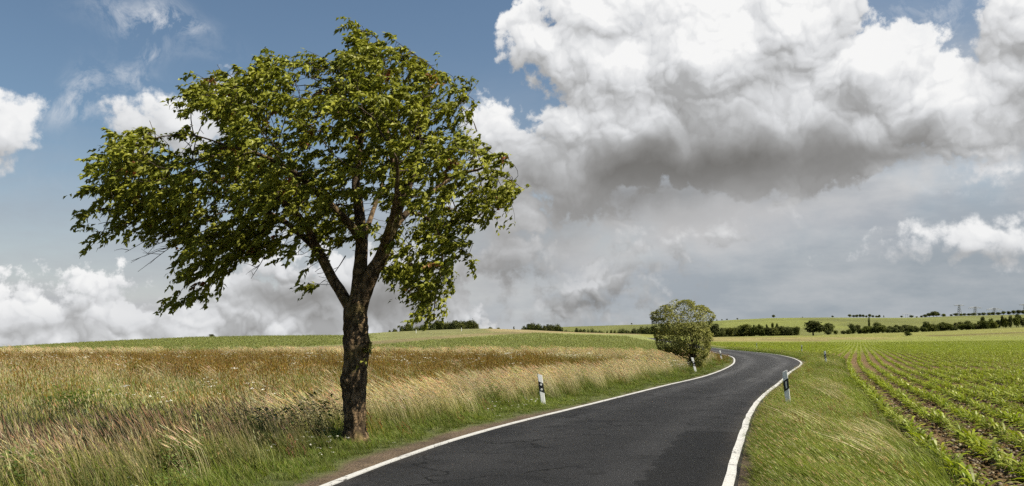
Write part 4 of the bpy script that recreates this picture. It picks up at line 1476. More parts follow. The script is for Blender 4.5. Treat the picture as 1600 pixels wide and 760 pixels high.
def cherry_tree():
    global rng
    rng = np.random.default_rng(5)
    X0, Y0 = TREE_X, TREE_Y
    z0 = hz(X0, Y0)

    def T(px, py, dy=0.0):          # point of the photograph -> tree space at depth dy behind the trunk's plane
        q = P(px, py, Y0 + dy)
        return (q[0] - X0, q[1] - Y0, q[2] - z0)
    root = empty('cherry_tree', (X0, Y0, z0))
    tag(root, 'large windswept cherry tree standing beside the road at the meadow edge', 'tree')

    # ---- trunk and the limbs that show
    tr = smooth_line([T(557, 708), T(556, 660), T(554, 620), T(553, 585), T(557, 545), T(558, 515), T(557, 488), T(558, 470)], 0.045)
    hh = tr[:, 2]
    base_r = np.interp(hh, [-0.2, 0.0, 0.25, 0.8, 1.3, 1.65, 1.95, 2.2, 2.35], [0.30, 0.245, 0.188, 0.176, 0.182, 0.202, 0.195, 0.178, 0.155])
    limbs = {
        'l_left': ([T(552, 492), T(543, 474, .05), T(530, 452, .1), T(518, 432, .15), T(505, 405, .1), T(490, 372, 0), T(470, 335, -.2), T(440, 305, -.4)], 0.098, 0.045),
        'l_mid': ([T(557, 482), T(560, 455, .0), T(563, 425, .05), T(565, 395, .1), T(566, 370, .25), T(562, 330, .4), T(556, 280, .6), T(560, 230, .7), T(568, 175, .6)], 0.125, 0.035),
        'l_right': ([T(560, 485), T(570, 455, -.05), T(582, 428, -.12), T(600, 395, -.2), T(612, 360, -.25), T(624, 325, -.25), T(640, 285, -.2), T(652, 235, -.1), T(655, 185, 0)], 0.130, 0.04),
        'l_midleft': ([T(565, 378, .1), T(548, 352, .0), T(530, 335, -.1), T(500, 305, -.3), T(460, 270, -.5), T(410, 245, -.6), T(360, 232, -.6)], 0.075, 0.022),
        'l_low_left': ([T(500, 395, .1), T(450, 350, .5), T(390, 320, .9), T(320, 300, 1.0), T(250, 295, .9), T(190, 300, .8)], 0.055, 0.016),
        'l_right2': ([T(612, 360, -.25), T(640, 330, .2), T(680, 300, .6), T(720, 275, .8), T(765, 262, .7)], 0.06, 0.018),
        'l_front': ([T(600, 395, -.2), T(610, 350, -.8), T(622, 300, -1.4), T(625, 250, -1.8)], 0.06, 0.02),
        'l_back': ([T(563, 400, .1), T(575, 350, .9), T(590, 300, 1.6), T(600, 245, 2.0)], 0.06, 0.02),
        'l_up': ([T(624, 325, -.25), T(618, 270, -.3), T(606, 210, -.3), T(596, 150, -.2), T(590, 100, -.1)], 0.055, 0.016),
        'l_hang': ([T(640, 330, .2), T(672, 345, .1), T(690, 380, .0), T(690, 420, -.05), T(684, 455, -.05), T(681, 484, -.05)], 0.03, 0.010),
    }
    V, Fc = [], []
    k = 44
    sdn = 5
    for i, (p, r_) in enumerate(zip(tr, base_r)):
        for j in range(k):
            a = 6.28318 * j / k
            h = p[2]
            ca, sa = math.cos(a), math.sin(a)
            flare = 0.07 * math.exp(-max(h, 0) * 6.0) * (0.5 + 0.5 * math.cos(a * 5 + 1))
            n_ = (float(fbm(np.array([ca * 2.1 + 7]), np.array([sa * 2.1 + h * 2.4]), 4, sdn)[0]) - 0.5) * 0.13
            n_ += (float(vnoise(np.array([a * 3.5]), np.array([h * 14.0]), 9)[0]) - 0.5) * 0.030
            bulge = 0.045 * math.exp(-((h - 1.62) / 0.10) ** 2) * max(0, ca) + 0.035 * math.exp(-((h - 1.02) / 0.09) ** 2) * max(0, -ca)
            q = r_ + flare + n_ + bulge
            V.append(Vector((p[0] + ca * q, p[1] + sa * q, h)))
    n = len(tr)
    for i in range(n - 1):
        for j in range(k):
            Fc.append((i * k + j, i * k + (j + 1) % k, (i + 1) * k + (j + 1) % k, (i + 1) * k + j))
    Fc.append(tuple((n - 1) * k + j for j in range(k)))
    mesh_obj('trunk', V, Fc, M_BARK, root, smooth=True)

    seeds = []
    hang_ids = []
    fixed_r = {}
    for nm, (pts, r0, r1) in limbs.items():
        ln = smooth_line(pts, 0.10)
        rad = np.interp(np.linspace(0, 1, len(ln)), [0, 0.12, 1], [r0 * 1.12, r0, r1])
        jn = np.cumsum(rng.normal(0, 0.006, ln.shape), 0)
        ln = ln + jn * np.linspace(0, 1, len(ln))[:, None]
        V, Fc = [], []
        tube(V, Fc, ln, rad, 12, rough=0.07, seed=len(nm) * 7)
        mesh_obj('limb', V, Fc, M_BARK, root, smooth=True)
        i0 = len(seeds)
        for i, p in enumerate(ln):
            seeds.append((p, -1 if i == 0 else i0 + i - 1))
            fixed_r[i0 + i] = rad[i]
            if nm == 'l_hang' and i > 3:
                hang_ids.append(i0 + i)

    # ---- crown volume: outline seen from the road, and its depth
    outline = [(150, 322), (156, 300), (168, 285), (162, 268), (176, 245), (196, 238), (205, 210), (240, 206), (262, 180), (290, 165), (300, 148), (335, 138), (350, 104), (375, 112), (395, 118), (418, 96), (440, 100), (460, 92),
               (495, 90), (515, 98), (530, 104), (548, 84), (562, 66), (556, 44), (575, 36), (590, 58), (625, 66), (655, 82), (672, 96), (690, 110), (712, 118), (728, 140), (752, 165), (764, 190), (768, 210), (790, 232), (808, 258), (826, 278),
               (818, 302), (800, 318), (778, 328), (766, 352), (750, 360), (742, 396), (722, 408), (715, 428), (702, 440), (696, 470), (682, 500), (672, 486), (662, 466), (640, 466), (628, 440), (615, 432), (620, 400), (626, 380), (600, 372), (575, 372), (545, 380),
               (520, 400), (505, 440), (490, 462), (482, 440), (470, 412), (440, 398), (400, 398), (375, 420), (345, 440), (318, 468), (290, 482), (280, 470), (300, 440), (280, 420), (300, 398), (290, 378), (262, 362), (232, 352), (205, 362), (192, 374), (162, 388), (144, 394), (156, 370), (140, 348)]
    poly = [(T(a, b)[0], T(a, b)[2]) for a, b in outline]
    px_ = rng.uniform(-5.2, 3.2, 90000)
    pz_ = rng.uniform(1.9, 7.6, 90000)
    q = inside_poly(px_, pz_, poly)
    px_, pz_ = px_[q], pz_[q]
    e = edge_dist(px_, pz_, poly)
    half = 2.55 * np.clip(e / 1.35, 0.06, 1) ** 0.62
    half *= np.where(pz_ < 3.6, 0.75, 1.0)
    half = np.where((px_ > 0.55) & (pz_ < 3.6), np.minimum(half, 0.55), half)
    dy = rng.uniform(-1, 1, len(px_)) * half
    # leave the heart of the crown open; leaf mass gathers in clumps near the skin
    rel = np.abs(dy) / np.maximum(half, 0.1)
    cl = fbm(px_ * 1.15 + dy * 0.7 + 30, pz_ * 1.35 - dy * 0.5 + 40, 3, 63)
    w_ = (0.25 + 0.75 * np.maximum(rel, 1 - np.clip(e / 0.9, 0, 1))) * sm(cl, 0.32, 0.52)
    core = np.exp(-(((px_ - 0.35) / 1.0) ** 2 + ((pz_ - 3.75) / 0.75) ** 2))
    w_ *= 1 - 0.75 * core
    w_ = np.where((px_ > 0.5) & (pz_ < 3.3), 0.75, w_)
    keep = rng.random(len(px_)) < w_
    att = np.stack([px_, dy, pz_], 1)[keep][:5200]
    pos, par = colonize(seeds, att, 0.15, 1.9, 0.19, 140, bias=(-0.10, 0, 0.05))
    nch = np.zeros(len(pos), int)
    for i, q_ in enumerate(par):
        if q_ >= 0:
            nch[q_] += 1
    rad = np.zeros(len(pos))
    for i in range(len(pos) - 1, -1, -1):
        rad[i] = max(rad[i] ** (1 / 2.4) if rad[i] > 0 else 0, 0.0042)
        if par[i] >= 0:
            rad[par[i]] += rad[i] ** 2.4
    rad = np.minimum(rad, 0.05)
    # branches: chains from a fork to a tip
    V, Fc = [], []
    done = set()
    kids = {}
    for i, q_ in enumerate(par):
        kids.setdefault(q_, []).append(i)
    nseed = len(seeds)
    starts = [i for i in range(nseed, len(pos)) if par[i] < nseed]
    stack = [(par[i], i) for i in starts]
    tips = []
    while stack:
        a, i = stack.pop()
        line, rl = [pos[a], pos[i]], [min(rad[i] * 1.1, fixed_r.get(a, 1) if a < nseed else rad[i] * 1.1), rad[i]]
        while kids.get(i):
            ch = sorted(kids[i], key=lambda j: -rad[j])
            for j in ch[1:]:
                stack.append((i, j))
            i = ch[0]
            line.append(pos[i])
            rl.append(rad[i])
        tips.append(i)
        L_ = np.array(line)
        L_[1:-1] = 0.25 * L_[:-2] + 0.5 * L_[1:-1] + 0.25 * L_[2:]
        tube(V, Fc, L_, rl, 5 if max(rl) < 0.015 else 7)
    # bare twigs hanging out of the crown's left underside, and a few on the right
    tr_ = random.Random(4)
    for (a, b) in (((330, 340), (240, 380)), ((350, 350), (215, 425)), ((340, 365), (205, 408)), ((400, 370), (355, 432)), ((420, 380), (392, 436)), ((300, 350), (195, 395)), ((540, 400), (512, 440)), ((600, 410), (592, 440)),
                   ((310, 370), (225, 390)), ((600, 70), (556, 44)), ((680, 110), (615, 62)), ((540, 130), (515, 96)), ((745, 205), (728, 196))):
        p0, p1 = Vector(T(*a, tr_.uniform(-0.6, 0.6))), Vector(T(*b, tr_.uniform(-0.8, 0.8)))
        mid = (p0 + p1) / 2 + Vector((tr_.uniform(-.05, .05), tr_.uniform(-.1, .1), tr_.uniform(0.02, .14)))
        ln = smooth_line([p0, mid, p1], 0.08)
        tube(V, Fc, ln, np.linspace(0.011, 0.003, len(ln)), 5)
        for _ in range(5):
            i = tr_.randrange(len(ln) // 3, len(ln))
            e_ = Vector(ln[i]) + Vector((tr_.uniform(-.28, -.05), tr_.uniform(-.15, .15), tr_.uniform(-.18, .10)))
            mm = (Vector(ln[i]) + e_) / 2 + Vector((0, 0, tr_.uniform(-.02, .04)))
            tube(V, Fc, [ln[i], mm, e_], [0.0055, 0.004, 0.002], 4)

    # ---- leaves in drooping, wind-combed sprays
    LV, LF, LC = [], [], []
    lr = random.Random(77)
    cand = [i for i in range(nseed, len(pos)) if rad[i] < 0.017]
    tipset = set(tips)
    SUNV = sun_dir

    def spray(p, out, n, hang):
        # a short shoot with its leaves, swept to the left
        d = (out * 0.55 + Vector((-0.75, 0.05, -0.10)) + Vector((lr.uniform(-.5, .5), lr.uniform(-.5, .5), lr.uniform(-.35, .55)))).normalized()
        tone_ = lr.uniform(0.78, 1.2)
        rusty = lr.random() < 0.025
        yel = lr.uniform(0, 1)
        L0 = lr.uniform(0.14, 0.34)
        for m_ in range(n):
            t_ = (m_ + lr.random()) / n
            b = p + d * (L0 * t_) + Vector((0, 0, -hang * t_ * t_ * 0.10))
            ld = (Vector((-0.70, 0.05, -0.50)) * lr.uniform(0.2, 1.1) + d * 0.35 + Vector((lr.uniform(-.85, .85), lr.uniform(-.9, .9), lr.uniform(-.75, .45)))).normalized()
            nr = (Vector((0.25, -0.30, 0.85)) + Vector((lr.uniform(-.75, .75), lr.uniform(-.75, .75), lr.uniform(-.5, .3)))).normalized()
            c = (0.178 + 0.065 * yel, 0.188 + 0.048 * yel, 0.026)
            if rusty and lr.random() < 0.6:
                c = lr.choice([(0.20, 0.10, 0.03), (0.16, 0.07, 0.03), (0.22, 0.06, 0.03)])
            g = tone_ * lr.uniform(0.88, 1.12)
            c = tuple(x * g for x in c)
            leaf_faces(LV, LF, LC, b, ld, nr, lr.uniform(0.065, 0.130), lr.uniform(0.019, 0.034), c, lr.uniform(0.0, 0.28))
    edge_t = edge_dist(pos[:, 0], pos[:, 2], poly)
    gapn = fbm(pos[:, 0] * 1.9 + pos[:, 1] * 0.8 + 50, pos[:, 2] * 2.2 - pos[:, 1] * 0.6 + 50, 3, 17)
    for i in cand:
        if par[i] < 0:
            continue
        if lr.random() > 0.28 + 0.72 * float(sm(gapn[i], 0.36, 0.47)):
            continue
        out = Vector(pos[i] - pos[par[i]]).normalized()
        # thin the deep heart
        x_, z_ = pos[i][0], pos[i][2]
        core = math.exp(-(((x_ - 0.35) / 0.9) ** 2 + ((z_ - 3.7) / 0.75) ** 2 + (pos[i][1] / 1.4) ** 2))
        if lr.random() < core * 0.8:
            continue
        p_ = Vector(pos[i])
        spray(p_, out, lr.randint(19, 26) if i not in tipset else lr.randint(20, 27), lr.uniform(0.5, 1.5))
        if i in tipset:
            spray(p_ + out * 0.06, out, lr.randint(5, 8), 1.0)
            if edge_t[i] < 0.5 and pos[i][0] > -3.7 and pos[i][2] < 6.55 and lr.random() < 0.42:          # long shoots break the outline
                dd = (out + Vector((lr.uniform(-0.7, 0.2), lr.uniform(-.3, .3), lr.uniform(-0.2, 0.25)))).normalized()
                ln_ = [p_]
                for k_ in range(lr.randint(2, 4)):
                    ln_.append(ln_[-1] + dd * 0.115)
                    dd = (dd + Vector((-0.16, 0, -0.06))).normalized()
                    spray(ln_[-1], dd, lr.randint(6, 9), 0.8)
                tube(V, Fc, ln_, np.linspace(0.005, 0.002, len(ln_)), 4)
    for i in hang_ids:
        for _ in range(7):
            o_ = Vector((lr.uniform(-.26, .30), lr.uniform(-.22, .22), lr.uniform(-.12, .14)))
            spray(Vector(pos[i]) + o_, (o_ + Vector((0, 0, -0.1))).normalized(), lr.randint(6, 9), 1.2)
    mesh_obj('crown', LV, LF, M_CHERRY, root, cols=np.array(LC))
    mesh_obj('branches', V, Fc, M_TWIG, root, smooth=True)
    # small shoot growing from the trunk
    LV, LF, LC = [], [], []
    for _ in range(5):
        p_ = Vector(T(574 + lr.uniform(0, 10), 548 + lr.uniform(-8, 12), -0.15))
        spray(p_, Vector((0.8, -0.2, 0.3)), 6, 1.0)
    V, Fc = [], []
    tube(V, Fc, [T(568, 560, -.1), T(576, 550, -.15), T(584, 543, -.16)], [0.008, 0.006, 0.003], 5)
    s_ = mesh_obj('side_shoot', V, Fc, M_TWIG, root, smooth=True)
    mesh_obj('leaves', LV, LF, M_CHERRY, s_, cols=np.array(LC))


cherry_tree()


# ------------------------------------------------------------------ leafy bush in the bend
def clump_crown(seed, w, h, z0, n, L_, cols, lobes=9, wind=-0.4, dens=0.55, wfac=0.42):
    """Leaves spread through a lobed volume, thick near its skin, with gaps."""
    lr = random.Random(seed)
    V, Fc, Cc = [], [], []
    lb = []
    for i in range(lobes):
        a = lr.uniform(0, 6.28)
        q = lr.uniform(0.10, 0.62)
        zz = z0 + h * lr.uniform(0.22, 0.80)
        taper = 1.0 - 0.55 * max(0, (zz - z0) / h - 0.5) * 2
        lb.append((Vector((math.cos(a) * q * w * 0.5 * taper, math.sin(a) * q * w * 0.5 * taper, zz)), w * lr.uniform(0.20, 0.34), h * lr.uniform(0.16, 0.26), lr.uniform(0.78, 1.25)))
    lb.append((Vector((0, 0, z0 + h * 0.42)), w * 0.40, h * 0.38, 1.0))
    for _ in range(n):
        c0, rw, rh, tn = lr.choice(lb)
        d = Vector((lr.gauss(0, 1), lr.gauss(0, 1), lr.gauss(0, 1))).normalized()
        q = lr.uniform(0.45, 1.08) ** dens
        p = c0 + Vector((d.x * rw * q, d.y * rw * q, d.z * rh * q))
        if p.z < z0:
            p.z = z0 + lr.uniform(0, 0.15) * h
        ld = Vector((wind + lr.uniform(-1, 1), lr.uniform(-1, 1), lr.uniform(-0.9, 0.5))).normalized()
        nr = (d * 0.7 + Vector((0.1, -0.1, 0.6)) + Vector((lr.uniform(-.6, .6), lr.uniform(-.6, .6), lr.uniform(-.5, .5)))).normalized()
        c = lr.choice(cols)
        g = lr.uniform(0.75, 1.25) * tn
        l1 = L_ * lr.uniform(0.7, 1.3)
        leaf_faces(V, Fc, Cc, p, ld, nr, l1, l1 * wfac * 0.5 * lr.uniform(0.8, 1.2), tuple(x * g for x in c), lr.uniform(0, 0.2))
    return V, Fc, Cc


def bush():
    x, y = G(1084, 577)
    z = hz(x, y)
    root = empty('bush', (x, y, z))
    tag(root, 'rounded leafy bush in the inner bend of the road', 'bush')
    br = random.Random(8)

    def T(px, py, dy=0.0):
        q = P(px, py, y + dy)
        return Vector((q[0] - x, q[1] - y, q[2] - z))
    # crown from the outline: wide above, drawn in to the right-hand foot
    outline = [(1015, 500), (1022, 485), (1035, 478), (1045, 470), (1060, 472), (1068, 466), (1082, 468), (1090, 474), (1100, 480), (1108, 486), (1114, 498), (1112, 512), (1110, 528), (1110, 545), (1104, 556), (1100, 574), (1078, 574), (1075, 560),
               (1062, 557), (1045, 552), (1033, 545), (1026, 532), (1020, 520)]
    poly = [(T(a, b).x, T(a, b).z) for a, b in outline]
    a = np.array(poly)
    n = 60000
    qx, qz = rng.uniform(a[:, 0].min(), a[:, 0].max(), n), rng.uniform(a[:, 1].min(), a[:, 1].max(), n)
    k = inside_poly(qx, qz, poly)
    qx, qz = qx[k], qz[k]
    e = edge_dist(qx, qz, poly)
    half = 1.55 * np.clip(e / 1.1, 0.03, 1) ** 0.55
    qy = rng.uniform(-1, 1, len(qx)) * half
    rel = np.maximum(np.abs(qy) / half, 1 - np.clip(e / 0.5, 0, 1))
    cl = fbm(qx * 2.2 + qy * 1.1 + 9, qz * 2.4 - qy * 0.8 + 9, 3, 81)
    kp = rng.random(len(qx)) < (0.25 + 0.75 * rel ** 1.5) * (0.25 + 0.75 * sm(cl, 0.34, 0.5))
    pts = np.stack([qx, qy, qz], 1)[kp][:30000]
    pts = pts + (np.stack([fbm(pts[:, 0] * 3, pts[:, 2] * 3, 2, k_) for k_ in (5, 6, 7)], 1) - 0.5) * 0.5
    V, Fc, Cc = [], [], []
    for p in pts:
        p = Vector(p)
        out = Vector((p.x, p.y * 1.2, p.z - 2.1)).normalized()
        ld = (out * 0.35 + Vector((-0.5 + br.uniform(-1, 1), br.uniform(-1, 1), br.uniform(-0.7, 0.6)))).normalized()
        nr = (out * 0.6 + Vector((0.1, -0.1, 0.6)) + Vector((br.uniform(-.7, .7), br.uniform(-.7, .7), br.uniform(-.5, .5)))).normalized()
        c = br.choice([(0.195, 0.20, 0.036), (0.155, 0.165, 0.030), (0.235, 0.24, 0.042), (0.25, 0.25, 0.055)])
        g = br.uniform(0.75, 1.25)
        l1 = br.uniform(0.07, 0.135)
        leaf_faces(V, Fc, Cc, p, ld, nr, l1, l1 * 0.24, tuple(q * g for q in c), br.uniform(0, 0.2))
    mesh_obj('crown', V, Fc, M_BUSHL, root, cols=np.array(Cc))
    V, Fc = [], []
    for i in range(16):
        t0 = Vector((br.uniform(-0.12, 0.16), br.uniform(-0.1, 0.1), -0.05))
        t1 = Vector(T(br.uniform(1030, 1105), br.uniform(485, 540), br.uniform(-1.0, 1.0)))
        mid = Vector((t0.x * 0.6 + t1.x * 0.4 + br.uniform(-.1, .1) + 0.12, t1.y * 0.4, t1.z * 0.48))
        ln = smooth_line([t0, mid, t1], 0.2)
        tube(V, Fc, ln, np.linspace(0.045, 0.008, len(ln)), 6)
    mesh_obj('stems', V, Fc, M_TWIG, root, smooth=True)


bush()

# ------------------------------------------------------------------ trees further off
M_FARL = leaf_material('far_leaf', 1.0, 0.22, 0.02, 0.6, var=0.14)
DARKS = [(0.058, 0.068, 0.016), (0.045, 0.055, 0.013), (0.074, 0.082, 0.019)]
MIDS = [(0.088, 0.097, 0.020), (0.068, 0.080, 0.016), (0.112, 0.118, 0.026)]


def far_proto(seed, kind):
    """Round-headed, poplar-like or scrubby: a trunk with a leafy crown, 1 m tall to be scaled."""
    r_ = random.Random(seed)
    if kind == 'round':
        w, ch, z0, n, lf = 0.92, 0.84, 0.14, 1500, 0.085
    elif kind == 'tall':
        w, ch, z0, n, lf = 0.40, 0.93, 0.05, 1100, 0.060
    else:
        w, ch, z0, n, lf = 1.25, 0.98, 0.0, 1500, 0.095
    V, Fc, Cc = clump_crown(seed, w, ch, z0, n, lf, DARKS if seed % 2 else MIDS, lobes=10 if kind != 'tall' else 7, wind=-0.2, wfac=0.75)
    cr = mesh_obj('crown', V, Fc, M_FARL, None, cols=np.array(Cc))
    TV, TF = [], []
    tube(TV, TF, [(0, 0, -0.12), (0.005, 0, 0.12), (0, 0.01, 0.30), (0.02, 0, 0.62)], [0.040, 0.032, 0.026, 0.008], 7)
    for i in range(5):
        a = r_.uniform(0, 6.28)
        h0 = r_.uniform(0.15, 0.4)
        q = w * r_.uniform(0.2, 0.36)
        tube(TV, TF, [(0, 0, h0), (math.cos(a) * q * 0.5, math.sin(a) * q * 0.5, h0 + 0.16), (math.cos(a) * q, math.sin(a) * q, h0 + 0.30)], [0.016, 0.011, 0.004], 5)
    tk = mesh_obj('trunk', TV, TF, M_TWIG, None, smooth=True)
    return cr, tk


PROT = {}
for kd, nn in (('round', 6), ('tall', 2), ('scrub', 3)):
    PROT[kd] = [far_proto(1000 + 17 * i + len(kd), kd) for i in range(nn)]
_used = set()
_cnt = {'round': 0, 'tall': 0, 'scrub': 0}


def far_tree(px, base_py, hpx, kind, Y, label, group, wide=1.0, name=None):
    """A tree whose foot shows at (px, base) and which is hpx tall, at distance Y; it stands on the land there."""
    x, _, zb = P(px, base_py, Y)
    z = hz(x, Y)
    top = P(px, base_py - hpx, Y)[2]
    h = max(top - z, 1.0)
    i = _cnt[kind] % len(PROT[kind])
    _cnt[kind] += 1
    root = empty(name or ('shrub' if 'bush' in label or 'shrub' in label else 'slender_tree' if kind == 'tall' else 'tree'), (x, Y, z), rng.uniform(0, 6.28))
    wreal = hpx * wide / F * Y
    for src in PROT[kind][i]:
        key = (kind, i, src.name)
        if key in _used:
            o = src.copy()
            C.objects.link(o)
        else:
            o = src
            _used.add(key)
        o.parent = root
    sx = (hpx / F * Y) * wide * 1.25
    root.scale = (sx, sx, h)
    tag(root, label, 'bush' if 'bush' in label or 'shrub' in label else 'tree', group)
    return root


def far_trees():
    r_ = random.Random(21)
    # copse on the crest behind the cherry tree
    Lb = 'round-headed tree of the dark copse on the hilltop behind the cherry tree'
    for px, hp in [(609, 8), (618, 10), (628, 13), (637, 15), (643, 12), (651, 11), (660, 13), (668, 14), (676, 15), (684, 17), (692, 16), (700, 17), (709, 18), (717, 18), (725, 18), (733, 19), (739, 18), (744, 12)]:
        by = float(np.interp(px, [600, 660, 700, 760], [519.5, 516.5, 515, 513.5]))
        far_tree(px, by + 0.5, hp * r_.uniform(0.75, 1.0), 'round', 372 + r_.uniform(-6, 12), Lb, 'copse on the hilltop', wide=1.1)
    # wood right of the crest, and the hedge that runs on to the bush
    Lw = 'dark tree in the small wood between the hilltop and the bend'
    for px in range(816, 880, 5):
        tp = float(np.interp(px, [814, 822, 835, 850, 868, 880], [511, 505.5, 504, 505.5, 506, 508]))
        by = float(np.interp(px, [820, 900], [515.5, 519.5])) + 0.5
        far_tree(px, by, (by - tp) * r_.uniform(0.88, 1.05), 'round', 425 + r_.uniform(-6, 12), Lw, 'small wood right of the hilltop', wide=0.9)
    Lh = 'green hedgerow tree along the field edge left of the bush'
    for px in range(883, 1122, 6):
        tp = float(np.interp(px, [880, 892, 905, 925, 940, 955, 975, 992, 1005, 1017, 1120], [511, 512, 511, 512.5, 513, 514, 510.5, 511, 508.5, 509, 508]))
        by = float(np.interp(px, [860, 900, 1010, 1115], [518, 520, 523.5, 527.0]))
        far_tree(px, by, (by - tp) * r_.uniform(0.75, 1.02), r_.choice(['round', 'round', 'scrub']), 470 + r_.uniform(-10, 20), Lh, 'hedgerow left of the bush', wide=1.05)
    # singles on the skyline
    far_tree(766, 513, 3, 'scrub', 366, 'low dark bush on the bare skyline right of the copse', None, wide=1.6)
    far_tree(778, 513.2, 2.4, 'scrub', 366, 'tiny shrub on the bare skyline beside the low dark bush', None, wide=1.8)
    far_tree(803, 513.5, 5, 'tall', 368, 'small upright tree alone left of the small wood', None, wide=0.8)
    far_tree(330, 526.3, 2.6, 'scrub', 268, 'low shrubs on the left skyline above the crop', None, wide=3.2)
    # rows of trees below the hill on the right
    Lr = 'dark tree in the row below the grassy hill on the right'
    row = [(1118, 521, 17), (1128, 520, 9), (1131, 526, 15), (1140, 527, 16), (1145, 526, 10), (1148, 527, 17), (1155, 527, 20), (1161, 527, 16), (1167, 527, 22), (1173, 527, 17), (1179, 527, 18), (1186, 526, 20), (1193, 526, 16), (1200, 525, 15),
           (1208, 524, 15), (1214, 523, 14), (1221, 523, 15), (1226, 524, 11), (1232, 523, 15), (1240, 522, 14), (1245, 521, 12)]
    for px, by, hp in row:
        far_tree(px, by + 0.6, hp, r_.choice(['round', 'round', 'round', 'scrub']), 455 + r_.uniform(-8, 18), Lr, 'tree row below the hill', wide=1.0)
    for px, by, hp in [(1161, 514, 6), (1167, 513, 6), (1178, 512, 5), (1186, 511, 5), (1198, 510, 4), (1207, 509, 5), (1214, 508, 4), (1150, 516, 4)]:
        far_tree(px, by, hp, 'round', 700, 'small tree in the line climbing the grassy hill', 'trees climbing the hill', wide=0.9)
    far_tree(1271, 529, 29, 'round', 392, 'broad pale green tree standing clear at the field edge right of the bend', None, wide=1.1)
    far_tree(1294, 519, 15, 'round', 560, 'dark round tree on the slope right of the broad pale tree', None, wide=1.1)
    far_tree(1418, 527.6, 9.5, 'scrub', 330, 'single round bush out in the green field on the right', None, wide=1.0)
    L1 = 'small round tree in the spaced front row at the far field edge'
    for px, by, hp in [(1294, 524, 8), (1306, 523, 7), (1318, 524, 8), (1326, 523, 9), (1343, 522, 8), (1355, 523, 14), (1368, 523, 14), (1379, 521, 12), (1387, 523, 11), (1395, 523, 13), (1405, 523, 14), (1415, 521, 14), (1424, 520, 9), (1433, 520, 9),
                       (1443, 519, 9), (1457, 519, 14), (1472, 518, 11), (1482, 518, 13), (1491, 519, 9), (1504, 518, 12), (1515, 517, 13), (1529, 515, 9), (1541, 515, 14), (1554, 512, 10)]:
        far_tree(px, by, hp, 'round', 455 + r_.uniform(-10, 10), L1, 'front row of trees at the far field edge', wide=1.08)
    L2 = 'dark tree in the thick belt behind the spaced front row'
    for px in range(1333, 1560, 7):
        tp = float(np.interp(px, [1332, 1345, 1370, 1400, 1430, 1447, 1470, 1500, 1520, 1560], [505, 508, 503, 506, 505, 500, 502, 502, 499, 502]))
        by = float(np.interp(px, [1332, 1400, 1480, 1560], [515.5, 516, 513, 509]))
        far_tree(px + r_.uniform(-3, 3), by, (by - tp) * r_.uniform(0.55, 1.08), 'round', 590 + r_.uniform(-25, 40), L2, 'thick tree belt below the hill', wide=1.15)
    far_tree(1358.5, 512, 17, 'tall', 600, 'tall slender poplar rising above the tree belt', None, wide=0.55)
    L3 = 'tree on the hillside at the right edge under the pylons'
    for px, by, hp in [(1548, 502, 7), (1560, 507, 8), (1571, 505, 9), (1578, 497, 6), (1588, 505, 10), (1590, 496, 8), (1598, 507, 12), (1566, 497, 5), (1536, 500, 6), (1606, 508, 12), (1612, 496, 8)]:
        far_tree(px, by, hp, 'round', 640 + r_.uniform(-20, 60), L3, 'trees on the hillside at the right edge', wide=1.15)
    # along the crest
    L4 = 'dark tree in the clump on the hill crest'
    for px in range(1334, 1376, 5):
        far_tree(px, 496.8, r_.uniform(4, 6.5), 'round', 1185, L4, 'clump on the hill crest', wide=0.95)
    far_tree(1328, 496.6, 5.5, 'round', 1185, 'round tree on the crest just left of the clump', None, wide=1.0)
    far_tree(1301, 496.6, 3.5, 'round', 1185, 'tiny tree alone on the crest left of the clump', None, wide=1.1)
    far_tree(1209, 498, 6, 'round', 1170, 'lone tree on the pale green hilltop', None, wide=0.9)
    L5 = 'tree in the crest line running right to the pylons'
    for px, hp in [(1424, 5), (1432, 3), (1440, 4), (1446, 6), (1452, 8), (1459, 11), (1464, 9), (1474, 6), (1486, 4), (1494, 6), (1501, 5), (1507, 5), (1514, 5), (1521, 6), (1530, 5), (1537, 6), (1545, 6), (1552, 6), (1560, 6), (1568, 7), (1576, 7), (1584, 8), (1592, 9), (1600, 9), (1607, 9)]:
        by = float(np.interp(px, [1400, 1440, 1500, 1600], [497, 496.5, 494, 492])) + 0.5
        far_tree(px, by, hp, 'scrub' if hp < 7 else 'round', 1180, L5, 'crest line of trees', wide=0.95)
    L6 = 'tiny tree in the thin line on the hill crest left of the lone tree'
    for px, hp in [(987, 3), (1120, 2.5), (1128, 2.5), (1136, 3), (1152, 3.5), (1372, 3.5), (1381, 5), (1409, 4), (1254, 2)]:
        by = float(np.interp(px, [960, 1015, 1113, 1150, 1200, 1290, 1400], [508.5, 507, 502, 500, 497.5, 496.5, 497])) + 0.3
        far_tree(px, by, hp, 'round' if px != 1381 else 'tall', 1190, L6 if px < 1200 else 'tiny tree in the gap of the crest right of the clump', 'tiny trees along the left crest' if px < 1200 else 'tiny trees right of the clump', wide=1.0 if px != 1381 else 0.6)


far_trees()
for kd in PROT:
    for i, pr in enumerate(PROT[kd]):
        for o in pr:
            if o.parent is None:
                bpy.data.objects.remove(o)
# ------------------------------------------------------------------ delineator posts
M_POST = plain('white_plastic', (0.72, 0.72, 0.70), 0.45, 0.4, var=0.10, scale=9.0)
M_BLACK = plain('black_band', (0.012, 0.012, 0.013), 0.4, 0.4)
M_REFL = plain('reflector', (0.62, 0.62, 0.60), 0.18, 0.7, var=0.05)


